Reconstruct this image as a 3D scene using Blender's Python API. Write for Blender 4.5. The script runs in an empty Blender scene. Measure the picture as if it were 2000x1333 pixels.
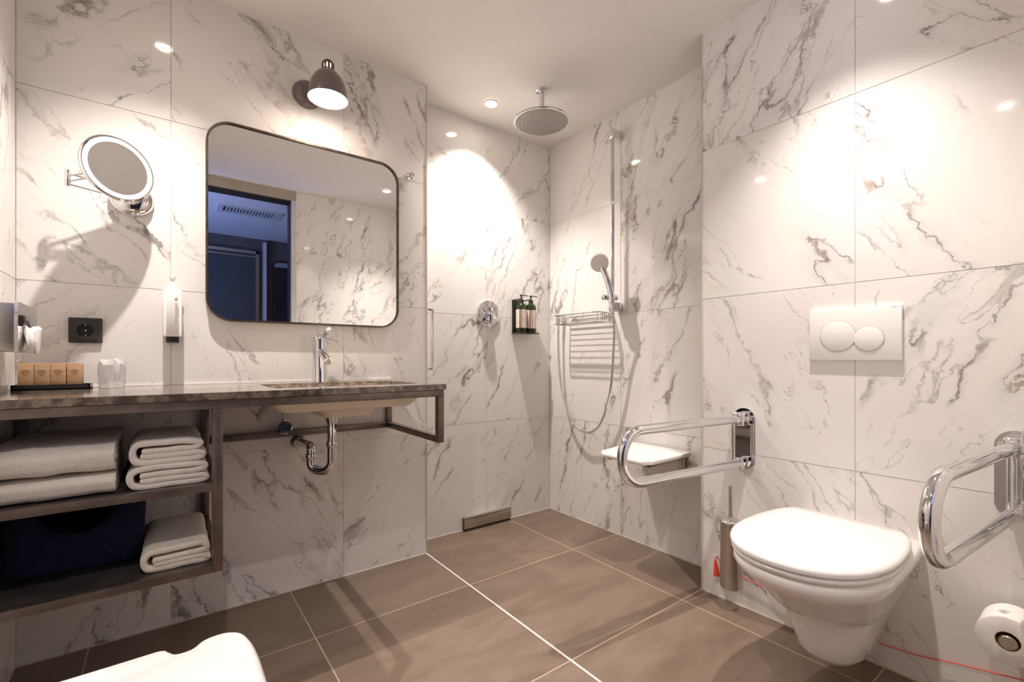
import bpy, bmesh, math, random
from mathutils import Vector, Matrix, noise

PI = math.pi
sc = bpy.context.scene
COL = sc.collection
random.seed(7)

# ------------------------------------------------------------------ camera
cam_d = bpy.data.cameras.new('camera')
cam = bpy.data.objects.new('camera', cam_d); COL.objects.link(cam)
cam.location = (0, 0, 0.94)
cam.rotation_euler = (PI / 2, 0, -math.radians(37.04))
cam_d.sensor_width = 36; cam_d.lens = 36 * 901 / 2000
cam_d.shift_y = 0.01775
cam_d.clip_start = 0.01
sc.camera = cam

# ------------------------------------------------------------------ world, light, exposure
w = bpy.data.worlds.new('world'); sc.world = w; w.use_nodes = True
w.node_tree.nodes['Background'].inputs[0].default_value = (0.25, 0.4, 0.9, 1)
w.node_tree.nodes['Background'].inputs[1].default_value = 0.1
sc.view_settings.view_transform = 'Standard'
sc.view_settings.look = 'None'
sc.view_settings.gamma = 1
sc.view_settings.use_curve_mapping = False
sc.view_settings.exposure = 0.64
sc.cycles.max_bounces = 14
sc.cycles.diffuse_bounces = 10
sc.cycles.glossy_bounces = 8
sc.cycles.sample_clamp_indirect = 6

DOWN_W, LAMP_W, HALL_W = 21.0, 1.6, 22.0
WARM = (1.0, 0.90, 0.825)
HCEIL = 2.265
DOWNLIGHTS = [(1.35, 1.97), (1.40, 0.51), (0.0, 1.61), (0.0, 0.37)]

def lamp(kind, name, loc, power, color, size=0.05, rot=(0, 0, 0), **kw):
    l = bpy.data.lights.new(name, kind); l.energy = power; l.color = color
    if kind == 'AREA': l.size = size
    else: l.shadow_soft_size = size
    for k, v in kw.items(): setattr(l, k, v)
    o = bpy.data.objects.new(name, l); COL.objects.link(o)
    o.location = loc; o.rotation_euler = rot
    return o

for (dx, dy), gain, cone in zip(DOWNLIGHTS, (0.85, 0.80, 0.82, 0.62), (106, 88, 96, 102)):
    lamp('SPOT', 'downlight_beam', (dx, dy, HCEIL - 0.012), DOWN_W * 4.0 * gain, WARM, 0.013,
         spot_size=math.radians(cone), spot_blend=1.0)
lamp('AREA', 'hall_daylight', (-0.75, -0.25, 1.1), HALL_W, (0.26, 0.40, 1.0), 0.8, (math.radians(148), 0, PI + math.radians(25)))

# ------------------------------------------------------------------ materials
def mat(name, col, rough=0.5, metal=0.0, **kw):
    m = bpy.data.materials.new(name); m.use_nodes = True
    b = m.node_tree.nodes['Principled BSDF']
    b.inputs['Base Color'].default_value = (*col, 1)
    b.inputs['Roughness'].default_value = rough
    b.inputs['Metallic'].default_value = metal
    for k, v in kw.items():
        b.inputs[k.replace('_', ' ')].default_value = v
    return m

class NT:
    def __init__(s, m):
        s.t = m.node_tree; s.b = s.t.nodes['Principled BSDF']
    def n(s, typ, **kw):
        nd = s.t.nodes.new(typ)
        for k, v in kw.items():
            if k.startswith('i_'):
                nd.inputs[k[2:].replace('_', ' ')].default_value = v
            elif k.startswith('x'):
                nd.inputs[int(k[1:])].default_value = v
            else: setattr(nd, k, v)
        return nd
    def l(s, a, b): s.t.links.new(a, b)
    def math(s, op, a, b=None, c=None, clamp=False):
        nd = s.n('ShaderNodeMath', operation=op, use_clamp=clamp)
        for i, v in enumerate((a, b, c)):
            if v is None: continue
            if isinstance(v, (int, float)): nd.inputs[i].default_value = v
            else: s.l(v, nd.inputs[i])
        return nd.outputs[0]
    def mr(s, v, a, b, c=0.0, d=1.0, smooth=True):
        nd = s.n('ShaderNodeMapRange', interpolation_type='SMOOTHSTEP' if smooth else 'LINEAR')
        s.l(v, nd.inputs[0])
        for i, x in enumerate((a, b, c, d)):
            if isinstance(x, (int, float)): nd.inputs[i + 1].default_value = x
            else: s.l(x, nd.inputs[i + 1])
        return nd.outputs[0]
    def mix(s, f, a, b):
        nd = s.n('ShaderNodeMix', data_type='RGBA')
        if isinstance(f, (int, float)): nd.inputs[0].default_value = f
        else: s.l(f, nd.inputs[0])
        for i, v in ((6, a), (7, b)):
            if isinstance(v, tuple): nd.inputs[i].default_value = (*v, 1)
            else: s.l(v, nd.inputs[i])
        return nd.outputs[2]
    def noise(s, vec, scale, detail=3, rough=0.5, dist=0.0):
        nd = s.n('ShaderNodeTexNoise', i_Scale=scale, i_Detail=detail, i_Roughness=rough, i_Distortion=dist)
        s.l(vec, nd.inputs['Vector'])
        return nd
    def bump(s, h, strength, dist):
        nd = s.n('ShaderNodeBump', i_Strength=strength, i_Distance=dist)
        s.l(h, nd.inputs['Height']); s.l(nd.outputs[0], s.b.inputs['Normal'])

def marble():
    m = mat('marble_tile', (0.8, 0.78, 0.76), 0.07)
    t = NT(m)
    uv = t.n('ShaderNodeUVMap', uv_map='UVMap').outputs[0]
    at = t.n('ShaderNodeAttribute', attribute_name='tile')
    sep = t.n('ShaderNodeSeparateColor'); t.l(at.outputs['Color'], sep.inputs[0])
    ang, dens, seed = sep.outputs[0], sep.outputs[1], sep.outputs[2]
    sp = t.n('ShaderNodeSeparateXYZ'); t.l(uv, sp.inputs[0])
    cb = t.n('ShaderNodeCombineXYZ'); t.l(sp.outputs[0], cb.inputs[0]); t.l(sp.outputs[1], cb.inputs[1])
    rot = t.n('ShaderNodeVectorRotate', rotation_type='Z_AXIS')
    t.l(cb.outputs[0], rot.inputs['Vector']); t.l(t.math('MULTIPLY', ang, -PI), rot.inputs['Angle'])
    cs = t.n('ShaderNodeCombineXYZ')
    t.l(t.math('MULTIPLY', seed, 41.0), cs.inputs[0]); t.l(t.math('MULTIPLY', seed, 17.0), cs.inputs[1]); t.l(t.math('MULTIPLY', seed, 29.0), cs.inputs[2])
    base = t.n('ShaderNodeVectorMath', operation='ADD'); t.l(rot.outputs[0], base.inputs[0]); t.l(cs.outputs[0], base.inputs[1])
    p = base.outputs[0]
    # warp
    w1 = t.noise(p, 4.2, 5, 0.62)
    sub = t.n('ShaderNodeVectorMath', operation='SUBTRACT', x1=(0.5, 0.5, 0.5)); t.l(w1.outputs['Color'], sub.inputs[0])
    scl = t.n('ShaderNodeVectorMath', operation='SCALE'); t.l(sub.outputs[0], scl.inputs[0]); scl.inputs['Scale'].default_value = 0.145
    wp = t.n('ShaderNodeVectorMath', operation='ADD'); t.l(p, wp.inputs[0]); t.l(scl.outputs[0], wp.inputs[1])
    w2 = t.noise(p, 22, 4, 0.65)
    sub2 = t.n('ShaderNodeVectorMath', operation='SUBTRACT', x1=(0.5, 0.5, 0.5)); t.l(w2.outputs['Color'], sub2.inputs[0])
    scl2 = t.n('ShaderNodeVectorMath', operation='SCALE'); t.l(sub2.outputs[0], scl2.inputs[0]); scl2.inputs['Scale'].default_value = 0.035
    wq = t.n('ShaderNodeVectorMath', operation='ADD'); t.l(wp.outputs[0], wq.inputs[0]); t.l(scl2.outputs[0], wq.inputs[1])
    st = t.n('ShaderNodeVectorMath', operation='MULTIPLY', x1=(0.19, 1.0, 1.0)); t.l(wq.outputs[0], st.inputs[0])
    q = st.outputs[0]
    def ridge(scale, off, wid_lo, wid_hi):
        ad = t.n('ShaderNodeVectorMath', operation='ADD', x1=(off, off * 2, off)); t.l(q, ad.inputs[0])
        nz = t.noise(ad.outputs[0], scale, 2.0, 0.5)
        a = t.math('ABSOLUTE', t.math('SUBTRACT', nz.outputs[0], 0.5))
        tn = t.noise(ad.outputs[0], scale * 2.4, 3, 0.6)
        wd = t.mr(tn.outputs[0], 0.40, 0.68, wid_lo, wid_hi)
        return t.math('SUBTRACT', 1.0, t.math('DIVIDE', a, wd), clamp=True), a
    r1, a1 = ridge(6.0, 3.1, 0.007, 0.036)
    r2, a2 = ridge(10.0, 8.7, 0.008, 0.040)
    # breaks and density
    sm = t.n('ShaderNodeVectorMath', operation='MULTIPLY', x1=(0.42, 1.0, 1.0)); t.l(wp.outputs[0], sm.inputs[0])
    mk = t.noise(sm.outputs[0], 4.2, 3, 0.5)
    thr = t.math('SUBTRACT', 0.614, t.math('MULTIPLY', dens, 0.25))
    msk = t.mr(mk.outputs[0], thr, t.math('ADD', thr, 0.09))
    mk2 = t.noise(q, 11, 3, 0.6)
    msk2 = t.mr(mk2.outputs[0], 0.42, 0.56)
    mk3 = t.noise(sm.outputs[0], 6.1, 2, 0.5)
    m3 = t.mr(mk3.outputs[0], t.math('ADD', thr, 0.0), t.math('ADD', thr, 0.07))
    fine = t.noise(q, 60, 4, 0.7)
    fm = t.mr(fine.outputs[0], 0.30, 0.62, 0.35, 1.0)
    v1 = t.math('MULTIPLY', t.math('MULTIPLY', t.mr(r1, 0.0, 0.9), msk), t.mr(msk2, 0, 1, 0.5, 1.0))
    v2 = t.math('MULTIPLY', t.math('MULTIPLY', t.math('MULTIPLY', t.mr(r2, 0.0, 1.0), m3), msk2), 0.62)
    v = t.math('MULTIPLY', t.math('MAXIMUM', v1, v2), fm, clamp=True)
    cl = t.math('MULTIPLY', t.mr(a1, 0.0, 0.075, 1.0, 0.0), t.math('MULTIPLY', msk, msk2))
    cl = t.math('MULTIPLY', cl, 0.26)
    tint = t.noise(p, 2.3, 2, 0.5)
    vc = t.mix(t.mr(tint.outputs[0], 0.50, 0.66), (0.19, 0.175, 0.172), (0.33, 0.25, 0.18))
    bc = t.mix(t.mr(t.noise(p, 1.6, 2, 0.5).outputs[0], 0.3, 0.7), (0.80, 0.77, 0.74), (0.84, 0.82, 0.80))
    c1 = t.mix(cl, bc, (0.46, 0.445, 0.47))
    c2 = t.mix(t.math('MULTIPLY', v, 0.9), c1, vc)
    t.l(c2, t.b.inputs['Base Color'])
    t.b.inputs['Specular IOR Level'].default_value = 0.45
    return m

def floor_mat():
    m = mat('floor_tile', (0.2, 0.15, 0.11), 0.42)
    t = NT(m)
    g = t.n('ShaderNodeNewGeometry').outputs['Position']
    sp = t.n('ShaderNodeSeparateXYZ'); t.l(g, sp.inputs[0])
    tx = t.math('DIVIDE', t.math('SUBTRACT', sp.outputs[0], 0.408), 0.603)
    ty = t.math('DIVIDE', t.math('SUBTRACT', sp.outputs[1], 0.438), 0.600)
    def line(a, wd):
        f = t.math('FRACT', t.math('ADD', a, 100.5))
        return t.math('LESS_THAN', t.math('ABSOLUTE', t.math('SUBTRACT', f, 0.5)), wd)
    gl = t.math('MAXIMUM', line(tx, 0.0030), line(ty, 0.0030))
    idv = t.n('ShaderNodeCombineXYZ'); t.l(t.math('FLOOR', tx), idv.inputs[0]); t.l(t.math('FLOOR', ty), idv.inputs[1])
    wn = t.n('ShaderNodeTexWhiteNoise', noise_dimensions='3D'); t.l(idv.outputs[0], wn.inputs['Vector'])
    off = t.n('ShaderNodeVectorMath', operation='SCALE'); t.l(wn.outputs['Color'], off.inputs[0]); off.inputs['Scale'].default_value = 9
    ad = t.n('ShaderNodeVectorMath', operation='ADD'); t.l(g, ad.inputs[0]); t.l(off.outputs[0], ad.inputs[1])
    st = t.n('ShaderNodeVectorMath', operation='MULTIPLY', x1=(0.6, 1.9, 1)); t.l(ad.outputs[0], st.inputs[0])
    n1 = t.noise(st.outputs[0], 2.2, 6, 0.62, 0.6)
    n2 = t.noise(st.outputs[0], 9, 5, 0.6, 0.8)
    f = t.math('ADD', t.math('MULTIPLY', n1.outputs[0], 0.7), t.math('MULTIPLY', n2.outputs[0], 0.3))
    c = t.mix(t.mr(f, 0.32, 0.68), (0.152, 0.106, 0.076), (0.232, 0.173, 0.128))
    c = t.mix(gl, c, (0.56, 0.43, 0.30))
    t.l(c, t.b.inputs['Base Color'])
    r = t.mr(n2.outputs[0], 0.3, 0.7, 0.30, 0.45)
    t.l(r, t.b.inputs['Roughness'])
    t.bump(t.math('SUBTRACT', 1.0, gl), 0.4, 0.001)
    return m

def noise_mat(name, c0, c1, scale, rough=0.5, metal=0.0, stretch=(1, 1, 1), bump=0.0, bscale=300, bdist=0.001, lo=0.35, hi=0.65, **kw):
    m = mat(name, c0, rough, metal, **kw)
    t = NT(m)
    tc = t.n('ShaderNodeTexCoord').outputs['Object']
    st = t.n('ShaderNodeVectorMath', operation='MULTIPLY', x1=stretch); t.l(tc, st.inputs[0])
    nz = t.noise(st.outputs[0], scale, 6, 0.62)
    t.l(t.mix(t.mr(nz.outputs[0], lo, hi), c0, c1), t.b.inputs['Base Color'])
    if bump:
        t.bump(t.noise(st.outputs[0], bscale, 3, 0.6).outputs[0], bump, bdist)
    return m

def emis(name, col, s):
    m = mat(name, col, 0.5)
    b = m.node_tree.nodes['Principled BSDF']
    b.inputs['Emission Color'].default_value = (*col, 1)
    b.inputs['Emission Strength'].default_value = s
    return m

M = {}
M['marble'] = marble()
M['floor'] = floor_mat()
M['grout'] = mat('grout', (0.62, 0.55, 0.48), 0.8)
M['edge'] = mat('edge_trim', (0.62, 0.53, 0.44), 0.5)
M['sealant'] = mat('white_sealant', (0.80, 0.76, 0.72), 0.5)
M['plaster'] = noise_mat('ceiling_paint', (0.80, 0.77, 0.735), (0.82, 0.79, 0.755), 3, 0.8)
M['hall_paint'] = noise_mat('hall_ceiling_paint', (0.75, 0.76, 0.80), (0.78, 0.79, 0.82), 3, 0.8)
M['hall_wall'] = noise_mat('hall_wall_paint', (0.10, 0.09, 0.09), (0.13, 0.115, 0.11), 4, 0.6)
M['lintel'] = noise_mat('door_lintel', (0.42, 0.36, 0.28), (0.45, 0.39, 0.31), 3, 0.6)
M['jamb'] = noise_mat('door_jamb', (0.60, 0.60, 0.62), (0.66, 0.66, 0.68), 6, 0.4)
M['dark_trim'] = mat('dark_seal', (0.03, 0.025, 0.022), 0.5)
M['chrome'] = noise_mat('chrome', (0.74, 0.74, 0.76), (0.78, 0.78, 0.79), 5, 0.05, 1.0)
M['satin'] = noise_mat('satin_steel', (0.50, 0.46, 0.40), (0.60, 0.56, 0.50), 90, 0.32, 1.0, (1, 1, 8))
M['nozzle'] = mat('nozzle_face', (0.34, 0.32, 0.31), 0.30, 0.6)
M['steel'] = noise_mat('blackened_steel', (0.155, 0.125, 0.108), (0.215, 0.178, 0.155), 14, 0.38, 0.8, (1, 1, 1))
M['shelf'] = noise_mat('shelf_plate', (0.045, 0.040, 0.038), (0.085, 0.072, 0.066), 12, 0.42, 0.4)
M['bronze'] = noise_mat('bronze_frame', (0.10, 0.075, 0.06), (0.16, 0.125, 0.10), 30, 0.35, 0.9)
M['mirror'] = mat('mirror_glass', (0.90, 0.91, 0.90), 0.0, 1.0)
M['stone'] = noise_mat('brown_stone', (0.085, 0.064, 0.050), (0.26, 0.21, 0.172), 38, 0.09, 0.0, (1, 1.4, 1), lo=0.38, hi=0.66, Specular_IOR_Level=0.9)
M['ceramic'] = noise_mat('white_ceramic', (0.86, 0.83, 0.80), (0.87, 0.84, 0.81), 2, 0.10, Coat_Weight=0.5)
M['basin'] = noise_mat('light_tinted_ceramic', (0.82, 0.72, 0.56), (0.84, 0.75, 0.60), 4, 0.22)  # cream-white ceramic, with the light's yellow cast put into its colour
M['lid'] = mat('toilet_lid_plastic', (0.82, 0.81, 0.80), 0.14)
M['plastic'] = noise_mat('white_plastic', (0.86, 0.84, 0.82), (0.88, 0.86, 0.84), 3, 0.30)
M['stool'] = noise_mat('white_stool_plastic', (0.74, 0.725, 0.72), (0.77, 0.755, 0.75), 3, 0.22)
M['black'] = noise_mat('black_plastic', (0.018, 0.016, 0.016), (0.030, 0.027, 0.026), 40, 0.35)
M['tray'] = mat('black_tray', (0.015, 0.013, 0.013), 0.3)
M['anthracite'] = mat('socket_plastic', (0.045, 0.040, 0.040), 0.38)
M['socket_hole'] = mat('socket_well', (0.012, 0.011, 0.011), 0.4)
M['towel'] = noise_mat('terry_cloth', (0.76, 0.71, 0.655), (0.82, 0.77, 0.715), 60, 0.95, bump=0.9, bscale=420, bdist=0.003, Sheen_Weight=0.35)
M['cream_towel'] = noise_mat('cream_terry_cloth', (0.78, 0.71, 0.60), (0.84, 0.77, 0.67), 60, 0.95, bump=0.9, bscale=420, bdist=0.003, Sheen_Weight=0.35)
M['navy'] = noise_mat('navy_fabric', (0.004, 0.005, 0.030), (0.007, 0.008, 0.048), 70, 0.9, bump=0.5, bscale=700, bdist=0.001)
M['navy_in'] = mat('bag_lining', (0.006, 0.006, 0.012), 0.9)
M['kraft'] = noise_mat('kraft_card', (0.47, 0.29, 0.155), (0.56, 0.36, 0.21), 26, 0.75, 0, (1, 1, 3))
M['print'] = mat('brown_print', (0.30, 0.17, 0.09), 0.8)
M['grey_print'] = mat('grey_print', (0.42, 0.38, 0.38), 0.6)
M['tissue'] = noise_mat('tissue_paper', (0.86, 0.84, 0.84), (0.89, 0.87, 0.87), 60, 0.9, bump=0.3, bscale=90, bdist=0.002)
M['paper'] = noise_mat('toilet_paper', (0.84, 0.81, 0.78), (0.87, 0.84, 0.81), 60, 0.9, bump=0.3, bscale=350, bdist=0.0006)
M['green'] = mat('green_bottle', (0.035, 0.055, 0.010), 0.12, Transmission_Weight=0.25)
M['label'] = noise_mat('bottle_label', (0.72, 0.58, 0.48), (0.80, 0.70, 0.60), 18, 0.6)
M['red'] = mat('red_cord', (0.85, 0.09, 0.05), 0.45)
M['shade'] = mat('mauve_grey_enamel', (0.15, 0.115, 0.118), 0.28, Coat_Weight=0.3)
M['shade_in'] = mat('white_enamel', (0.9, 0.86, 0.82), 0.4)
M['bulb'] = emis('lit_bulb', (1.0, 0.86, 0.74), 30)
M['glow'] = emis('bulb_leak_glow', (1.0, 0.86, 0.74), 3)  # socket emission stands in for bulb light leaking through the cap slots
M['led'] = emis('lit_downlight', (1.0, 0.88, 0.76), 40)
M['ring'] = mat('frosted_ring', (0.58, 0.61, 0.62), 0.45)
M['wrap'] = mat('clear_film', (0.95, 0.95, 0.97), 0.22, Transmission_Weight=0.62, IOR=1.18)
M['glass'] = mat('clear_glass', (1, 1, 1), 0.02, Transmission_Weight=1.0, IOR=1.45)
M['rubber'] = mat('grey_rubber', (0.09, 0.09, 0.09), 0.7)
M['wardrobe'] = noise_mat('wardrobe_panel', (0.055, 0.06, 0.07), (0.07, 0.077, 0.09), 2.5, 0.5)
M['vent'] = mat('vent_plastic', (0.62, 0.62, 0.64), 0.5)
M['vent_dark'] = mat('vent_inside', (0.06, 0.045, 0.04), 0.8)

# ------------------------------------------------------------------ mesh helpers
WL = {}
def finish(bm, angle=40):
    bmesh.ops.recalc_face_normals(bm, faces=bm.faces)
def obj(name, bm, m, parent=None, angle=38, loc=None, recalc=True, mods=None):
    if recalc: finish(bm)
    me = bpy.data.meshes.new(name)
    bm.to_mesh(me); bm.free()
    for x in (m if isinstance(m, (list, tuple)) else [m]): me.materials.append(M[x] if isinstance(x, str) else x)
    me.shade_smooth()
    me.set_sharp_from_angle(angle=math.radians(angle))
    o = bpy.data.objects.new(name, me); COL.objects.link(o)
    if parent is not None:
        L = WL[parent.name]; me.transform(Matrix.Translation(-L)); o.parent = parent; WL[o.name] = L
    else:
        if loc is None:
            xs = [v.co for v in me.vertices]
            loc = (sum(c.x for c in xs) / len(xs), sum(c.y for c in xs) / len(xs), min(c.z for c in xs))
        L = Vector(loc); me.transform(Matrix.Translation(-L)); o.location = L; WL[o.name] = L
    return o
def tag(o, label, cat, group=None, kind=None):
    o['label'] = label; o['category'] = cat
    if group: o['group'] = group
    if kind: o['kind'] = kind
    return o
def thing(name, loc, label, cat, group=None):
    o = bpy.data.objects.new(name, None); COL.objects.link(o); o.empty_display_size = 0.05
    o.location = loc; WL[o.name] = Vector(loc)
    return tag(o, label, cat, group)
def struct(name, bm, m, **kw):
    o = obj(name, bm, m, loc=(0, 0, 0), **kw); o['kind'] = 'structure'; return o
def B(): return bmesh.new()

def box(bm, x0, y0, z0, x1, y1, z1, bev=0.0, seg=2, mi=0):
    vs = [bm.verts.new(p) for p in ((x0, y0, z0), (x1, y0, z0), (x1, y1, z0), (x0, y1, z0), (x0, y0, z1), (x1, y0, z1), (x1, y1, z1), (x0, y1, z1))]
    fs = [bm.faces.new([vs[i] for i in f]) for f in ((0, 3, 2, 1), (4, 5, 6, 7), (0, 1, 5, 4), (1, 2, 6, 5), (2, 3, 7, 6), (3, 0, 4, 7))]
    for f in fs: f.material_index = mi
    if bev:
        es = list({e for f in fs for e in f.edges})
        bmesh.ops.bevel(bm, geom=es, offset=bev, segments=seg, affect='EDGES', profile=0.5)
    return vs
def frame_of(d):
    d = Vector(d).normalized()
    u = d.orthogonal().normalized(); return d, u, d.cross(u)
def ring(bm, c, u, v, r, n, ru=None):
    return [bm.verts.new(c + u * (r * math.cos(2 * PI * i / n)) + v * ((ru or r) * math.sin(2 * PI * i / n))) for i in range(n)]
def bridge(bm, a, b, mi=0):
    n = len(a)
    for i in range(n):
        f = bm.faces.new((a[i], a[(i + 1) % n], b[(i + 1) % n], b[i])); f.material_index = mi
def loft(bm, rings, cap0=True, cap1=True, mi=0):
    R = [[bm.verts.new(p) for p in r] for r in rings]
    for a, b in zip(R, R[1:]): bridge(bm, a, b, mi)
    if cap0: bm.faces.new(R[0][::-1]).material_index = mi
    if cap1: bm.faces.new(R[-1]).material_index = mi
    return R
def lathe(bm, prof, c=(0, 0, 0), axis=(0, 0, 1), n=40, cap0=True, cap1=True, mi=0, u=None):
    d = Vector(axis).normalized()
    if u is None: d, u, v = frame_of(axis)
    else: u = Vector(u).normalized(); v = d.cross(u)
    c = Vector(c)
    prev = None; first = None
    for (r, h) in prof:
        if r < 1e-6: cur = [bm.verts.new(c + d * h)]
        else: cur = ring(bm, c + d * h, u, v, r, n)
        if prev is not None:
            if len(cur) == 1 and len(prev) > 1:
                for i in range(n): bm.faces.new((prev[i], prev[(i + 1) % n], cur[0])).material_index = mi
            elif len(prev) == 1 and len(cur) > 1:
                for i in range(n): bm.faces.new((prev[0], cur[(i + 1) % n], cur[i])).material_index = mi
            elif len(cur) > 1: bridge(bm, prev, cur, mi)
        if first is None: first = cur
        prev = cur
    if cap0 and len(first) > 1: bm.faces.new(first[::-1]).material_index = mi
    if cap1 and len(prev) > 1: bm.faces.new(prev).material_index = mi
def cyl(bm, p0, p1, r, r1=None, n=28, mi=0, bev=0.0):
    p0, p1 = Vector(p0), Vector(p1); d = p1 - p0; L = d.length; r1 = r if r1 is None else r1
    if bev: prof = [(r - bev, 0), (r - bev * .3, bev * .3), (r, bev), (r1, L - bev), (r1 - bev * .3, L - bev * .3), (r1 - bev, L)]
    else: prof = [(r, 0), (r1, L)]
    lathe(bm, prof, p0, d, n, mi=mi)
def tube(bm, pts, r, n=12, closed=False, mi=0, rs=None):
    pts = [Vector(p) for p in pts]; N = len(pts)
    tans = []
    for i in range(N):
        a = pts[(i - 1) % N] if (closed or i > 0) else pts[i]
        b = pts[(i + 1) % N] if (closed or i < N - 1) else pts[i]
        tans.append((b - a).normalized())
    u = tans[0].orthogonal().normalized(); R = []
    for i in range(N):
        t = tans[i]; u = (u - t * u.dot(t)).normalized(); v = t.cross(u)
        R.append(ring(bm, pts[i], u, v, rs[i] if rs else r, n))
    for a, b in zip(R, R[1:]): bridge(bm, a, b, mi)
    if closed:
        a, b = R[-1], R[0]
        k = min(range(n), key=lambda k: (a[0].co - b[k].co).length)
        bridge(bm, a, b[k:] + b[:k], mi)
    else:
        bm.faces.new(R[0][::-1]).material_index = mi; bm.faces.new(R[-1]).material_index = mi
def sphere(bm, c, r, n=20, sx=1, sy=1, sz=1, mi=0):
    k = n // 2
    prof = [(r * math.sin(PI * i / k), -r * math.cos(PI * i / k)) for i in range(k + 1)]
    nv = len(bm.verts); lathe(bm, prof, (0, 0, 0), (0, 0, 1), n, mi=mi)
    bm.verts.ensure_lookup_table()
    for v in bm.verts[nv:]: v.co = Vector((c[0] + v.co.x * sx, c[1] + v.co.y * sy, c[2] + v.co.z * sz))
def fillet(pts, r, k=8, closed=False):
    pts = [Vector(p) for p in pts]; N = len(pts); out = []
    for i in range(N):
        if not closed and i in (0, N - 1): out.append(pts[i]); continue
        a, b, c = pts[i - 1], pts[i], pts[(i + 1) % N]
        rr = r[i] if isinstance(r, (list, tuple)) else r
        d1 = (a - b).normalized(); d2 = (c - b).normalized()
        ang = d1.angle(d2); T = min(rr / math.tan(ang / 2), (a - b).length * .499, (c - b).length * .499); R = T * math.tan(ang / 2)
        ctr = b + (d1 + d2).normalized() * (R / math.sin(ang / 2))
        s, e = b + d1 * T - ctr, b + d2 * T - ctr
        tot = s.angle(e)
        for j in range(k + 1):
            f = j / k
            out.append(ctr + (s * math.sin((1 - f) * tot) + e * math.sin(f * tot)) / math.sin(tot))
    return out
def catmull(pts, k=8, closed=False):
    pts = [Vector(p) for p in pts]; N = len(pts); out = []
    rng = range(N if closed else N - 1)
    for i in rng:
        p0 = pts[(i - 1) % N] if closed or i > 0 else pts[i]; p1 = pts[i]; p2 = pts[(i + 1) % N]
        p3 = pts[(i + 2) % N] if closed or i + 2 < N else p2
        for j in range(k):
            t = j / k
            out.append(0.5 * ((2 * p1) + (p2 - p0) * t + (2 * p0 - 5 * p1 + 4 * p2 - p3) * t * t + (3 * p1 - p0 - 3 * p2 + p3) * t ** 3))
    if not closed: out.append(pts[-1])
    return out
def rrect(x0, y0, x1, y1, r, k=6):
    P = [(x0, y0, 0), (x1, y0, 0), (x1, y1, 0), (x0, y1, 0)]
    return [(p.x, p.y) for p in fillet(P, r, k, True)]
def circ(cx, cy, r, n=32): return [(cx + r * math.cos(2 * PI * i / n), cy + r * math.sin(2 * PI * i / n)) for i in range(n)]
def prism(bm, outer, holes, fn, w0, w1, mi=0):
    """flat plate with holes; fn(u,v,w)->xyz"""
    L = []
    for w in (w0, w1):
        es = []; loops = []
        for lp in [outer] + list(holes):
            vs = [bm.verts.new(fn(p[0], p[1], w)) for p in lp]
            es += [bm.edges.new((vs[i], vs[(i + 1) % len(vs)])) for i in range(len(vs))]
            loops.append(vs)
        r = bmesh.ops.triangle_fill(bm, use_beauty=True, use_dissolve=False, edges=es)
        for f in r['geom']:
            if isinstance(f, bmesh.types.BMFace): f.material_index = mi
        L.append(loops)
    for a, b in zip(*L): bridge(bm, a, b, mi)
XY = lambda u, v, w: (u, v, w)
XZ = lambda u, v, w: (u, w, v)
YZ = lambda u, v, w: (w, u, v)
def text(name, s, size, m, parent, loc, rot, ext=0.0003, width=None):
    c = bpy.data.curves.new(name, 'FONT'); c.body = s; c.size = size; c.extrude = ext
    c.align_x = 'CENTER'; c.align_y = 'CENTER'
    t = bpy.data.objects.new(name, c)
    COL.objects.link(t); bpy.context.view_layer.update()
    me = bpy.data.meshes.new_from_object(t.evaluated_get(bpy.context.evaluated_depsgraph_get()))
    bpy.data.objects.remove(t)
    if width:
        xs = [v.co.x for v in me.vertices]; k = width / (max(xs) - min(xs)); me.transform(Matrix.Scale(k, 4, (1, 0, 0)))
    me.transform(Matrix.Translation(loc) @ rot)
    bm = B(); bm.from_mesh(me)
    return obj(name, bm, m, parent, recalc=False)

# ------------------------------------------------------------------ room shell
RNG = random.Random(11)
def tile_wall(name, o, u, nrm, ub, zb, spec, depth=0.05, back=True):
    """tiles as quads on a grout bed. o: origin at u=0,z=0; spec[(row,col)] = (angle deg, density[, seed])"""
    o, u, nrm = Vector(o), Vector(u), Vector(nrm); bm = B()
    uvl = bm.loops.layers.uv.new('UVMap'); cl = bm.loops.layers.float_color.new('tile')
    g = 0.0008; z = Vector((0, 0, 1))
    for j in range(len(zb) - 1):
        for i in range(len(ub) - 1):
            a0, a1, b0, b1 = ub[i], ub[i + 1], zb[j], zb[j + 1]
            q = [(a0 + g, b0 + g), (a1 - g, b0 + g), (a1 - g, b1 - g), (a0 + g, b1 - g)]
            f = bm.faces.new([bm.verts.new(o + u * p[0] + z * p[1]) for p in q])
            sp = spec.get((j, i), (60, 0.5)); sd = sp[2] if len(sp) > 2 else RNG.random()
            for l, p in zip(f.loops, q):
                l[uvl].uv = (p[0], p[1]); l[cl] = ((sp[0] % 180) / 180.0, sp[1], sd, 1)
            f.normal_update()
            if f.normal.dot(nrm) < 0: f.normal_flip()
    # grout bed with thickness
    e = -nrm * 0.0012; e2 = -nrm * depth
    c = [(ub[0], zb[0]), (ub[-1], zb[0]), (ub[-1], zb[-1]), (ub[0], zb[-1])]
    A = [bm.verts.new(o + u * p[0] + z * p[1] + e) for p in c]; C = [bm.verts.new(o + u * p[0] + z * p[1] + e2) for p in c]
    fs = [bm.faces.new(A)] + [bm.faces.new((A[i], A[(i + 1) % 4], C[(i + 1) % 4], C[i])) for i in range(4)] + [bm.faces.new(C[::-1])]
    for f in fs: f.material_index = 1
    fs[0].normal_update()
    return struct(name, bm, ['marble', 'grout'], recalc=False)

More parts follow.
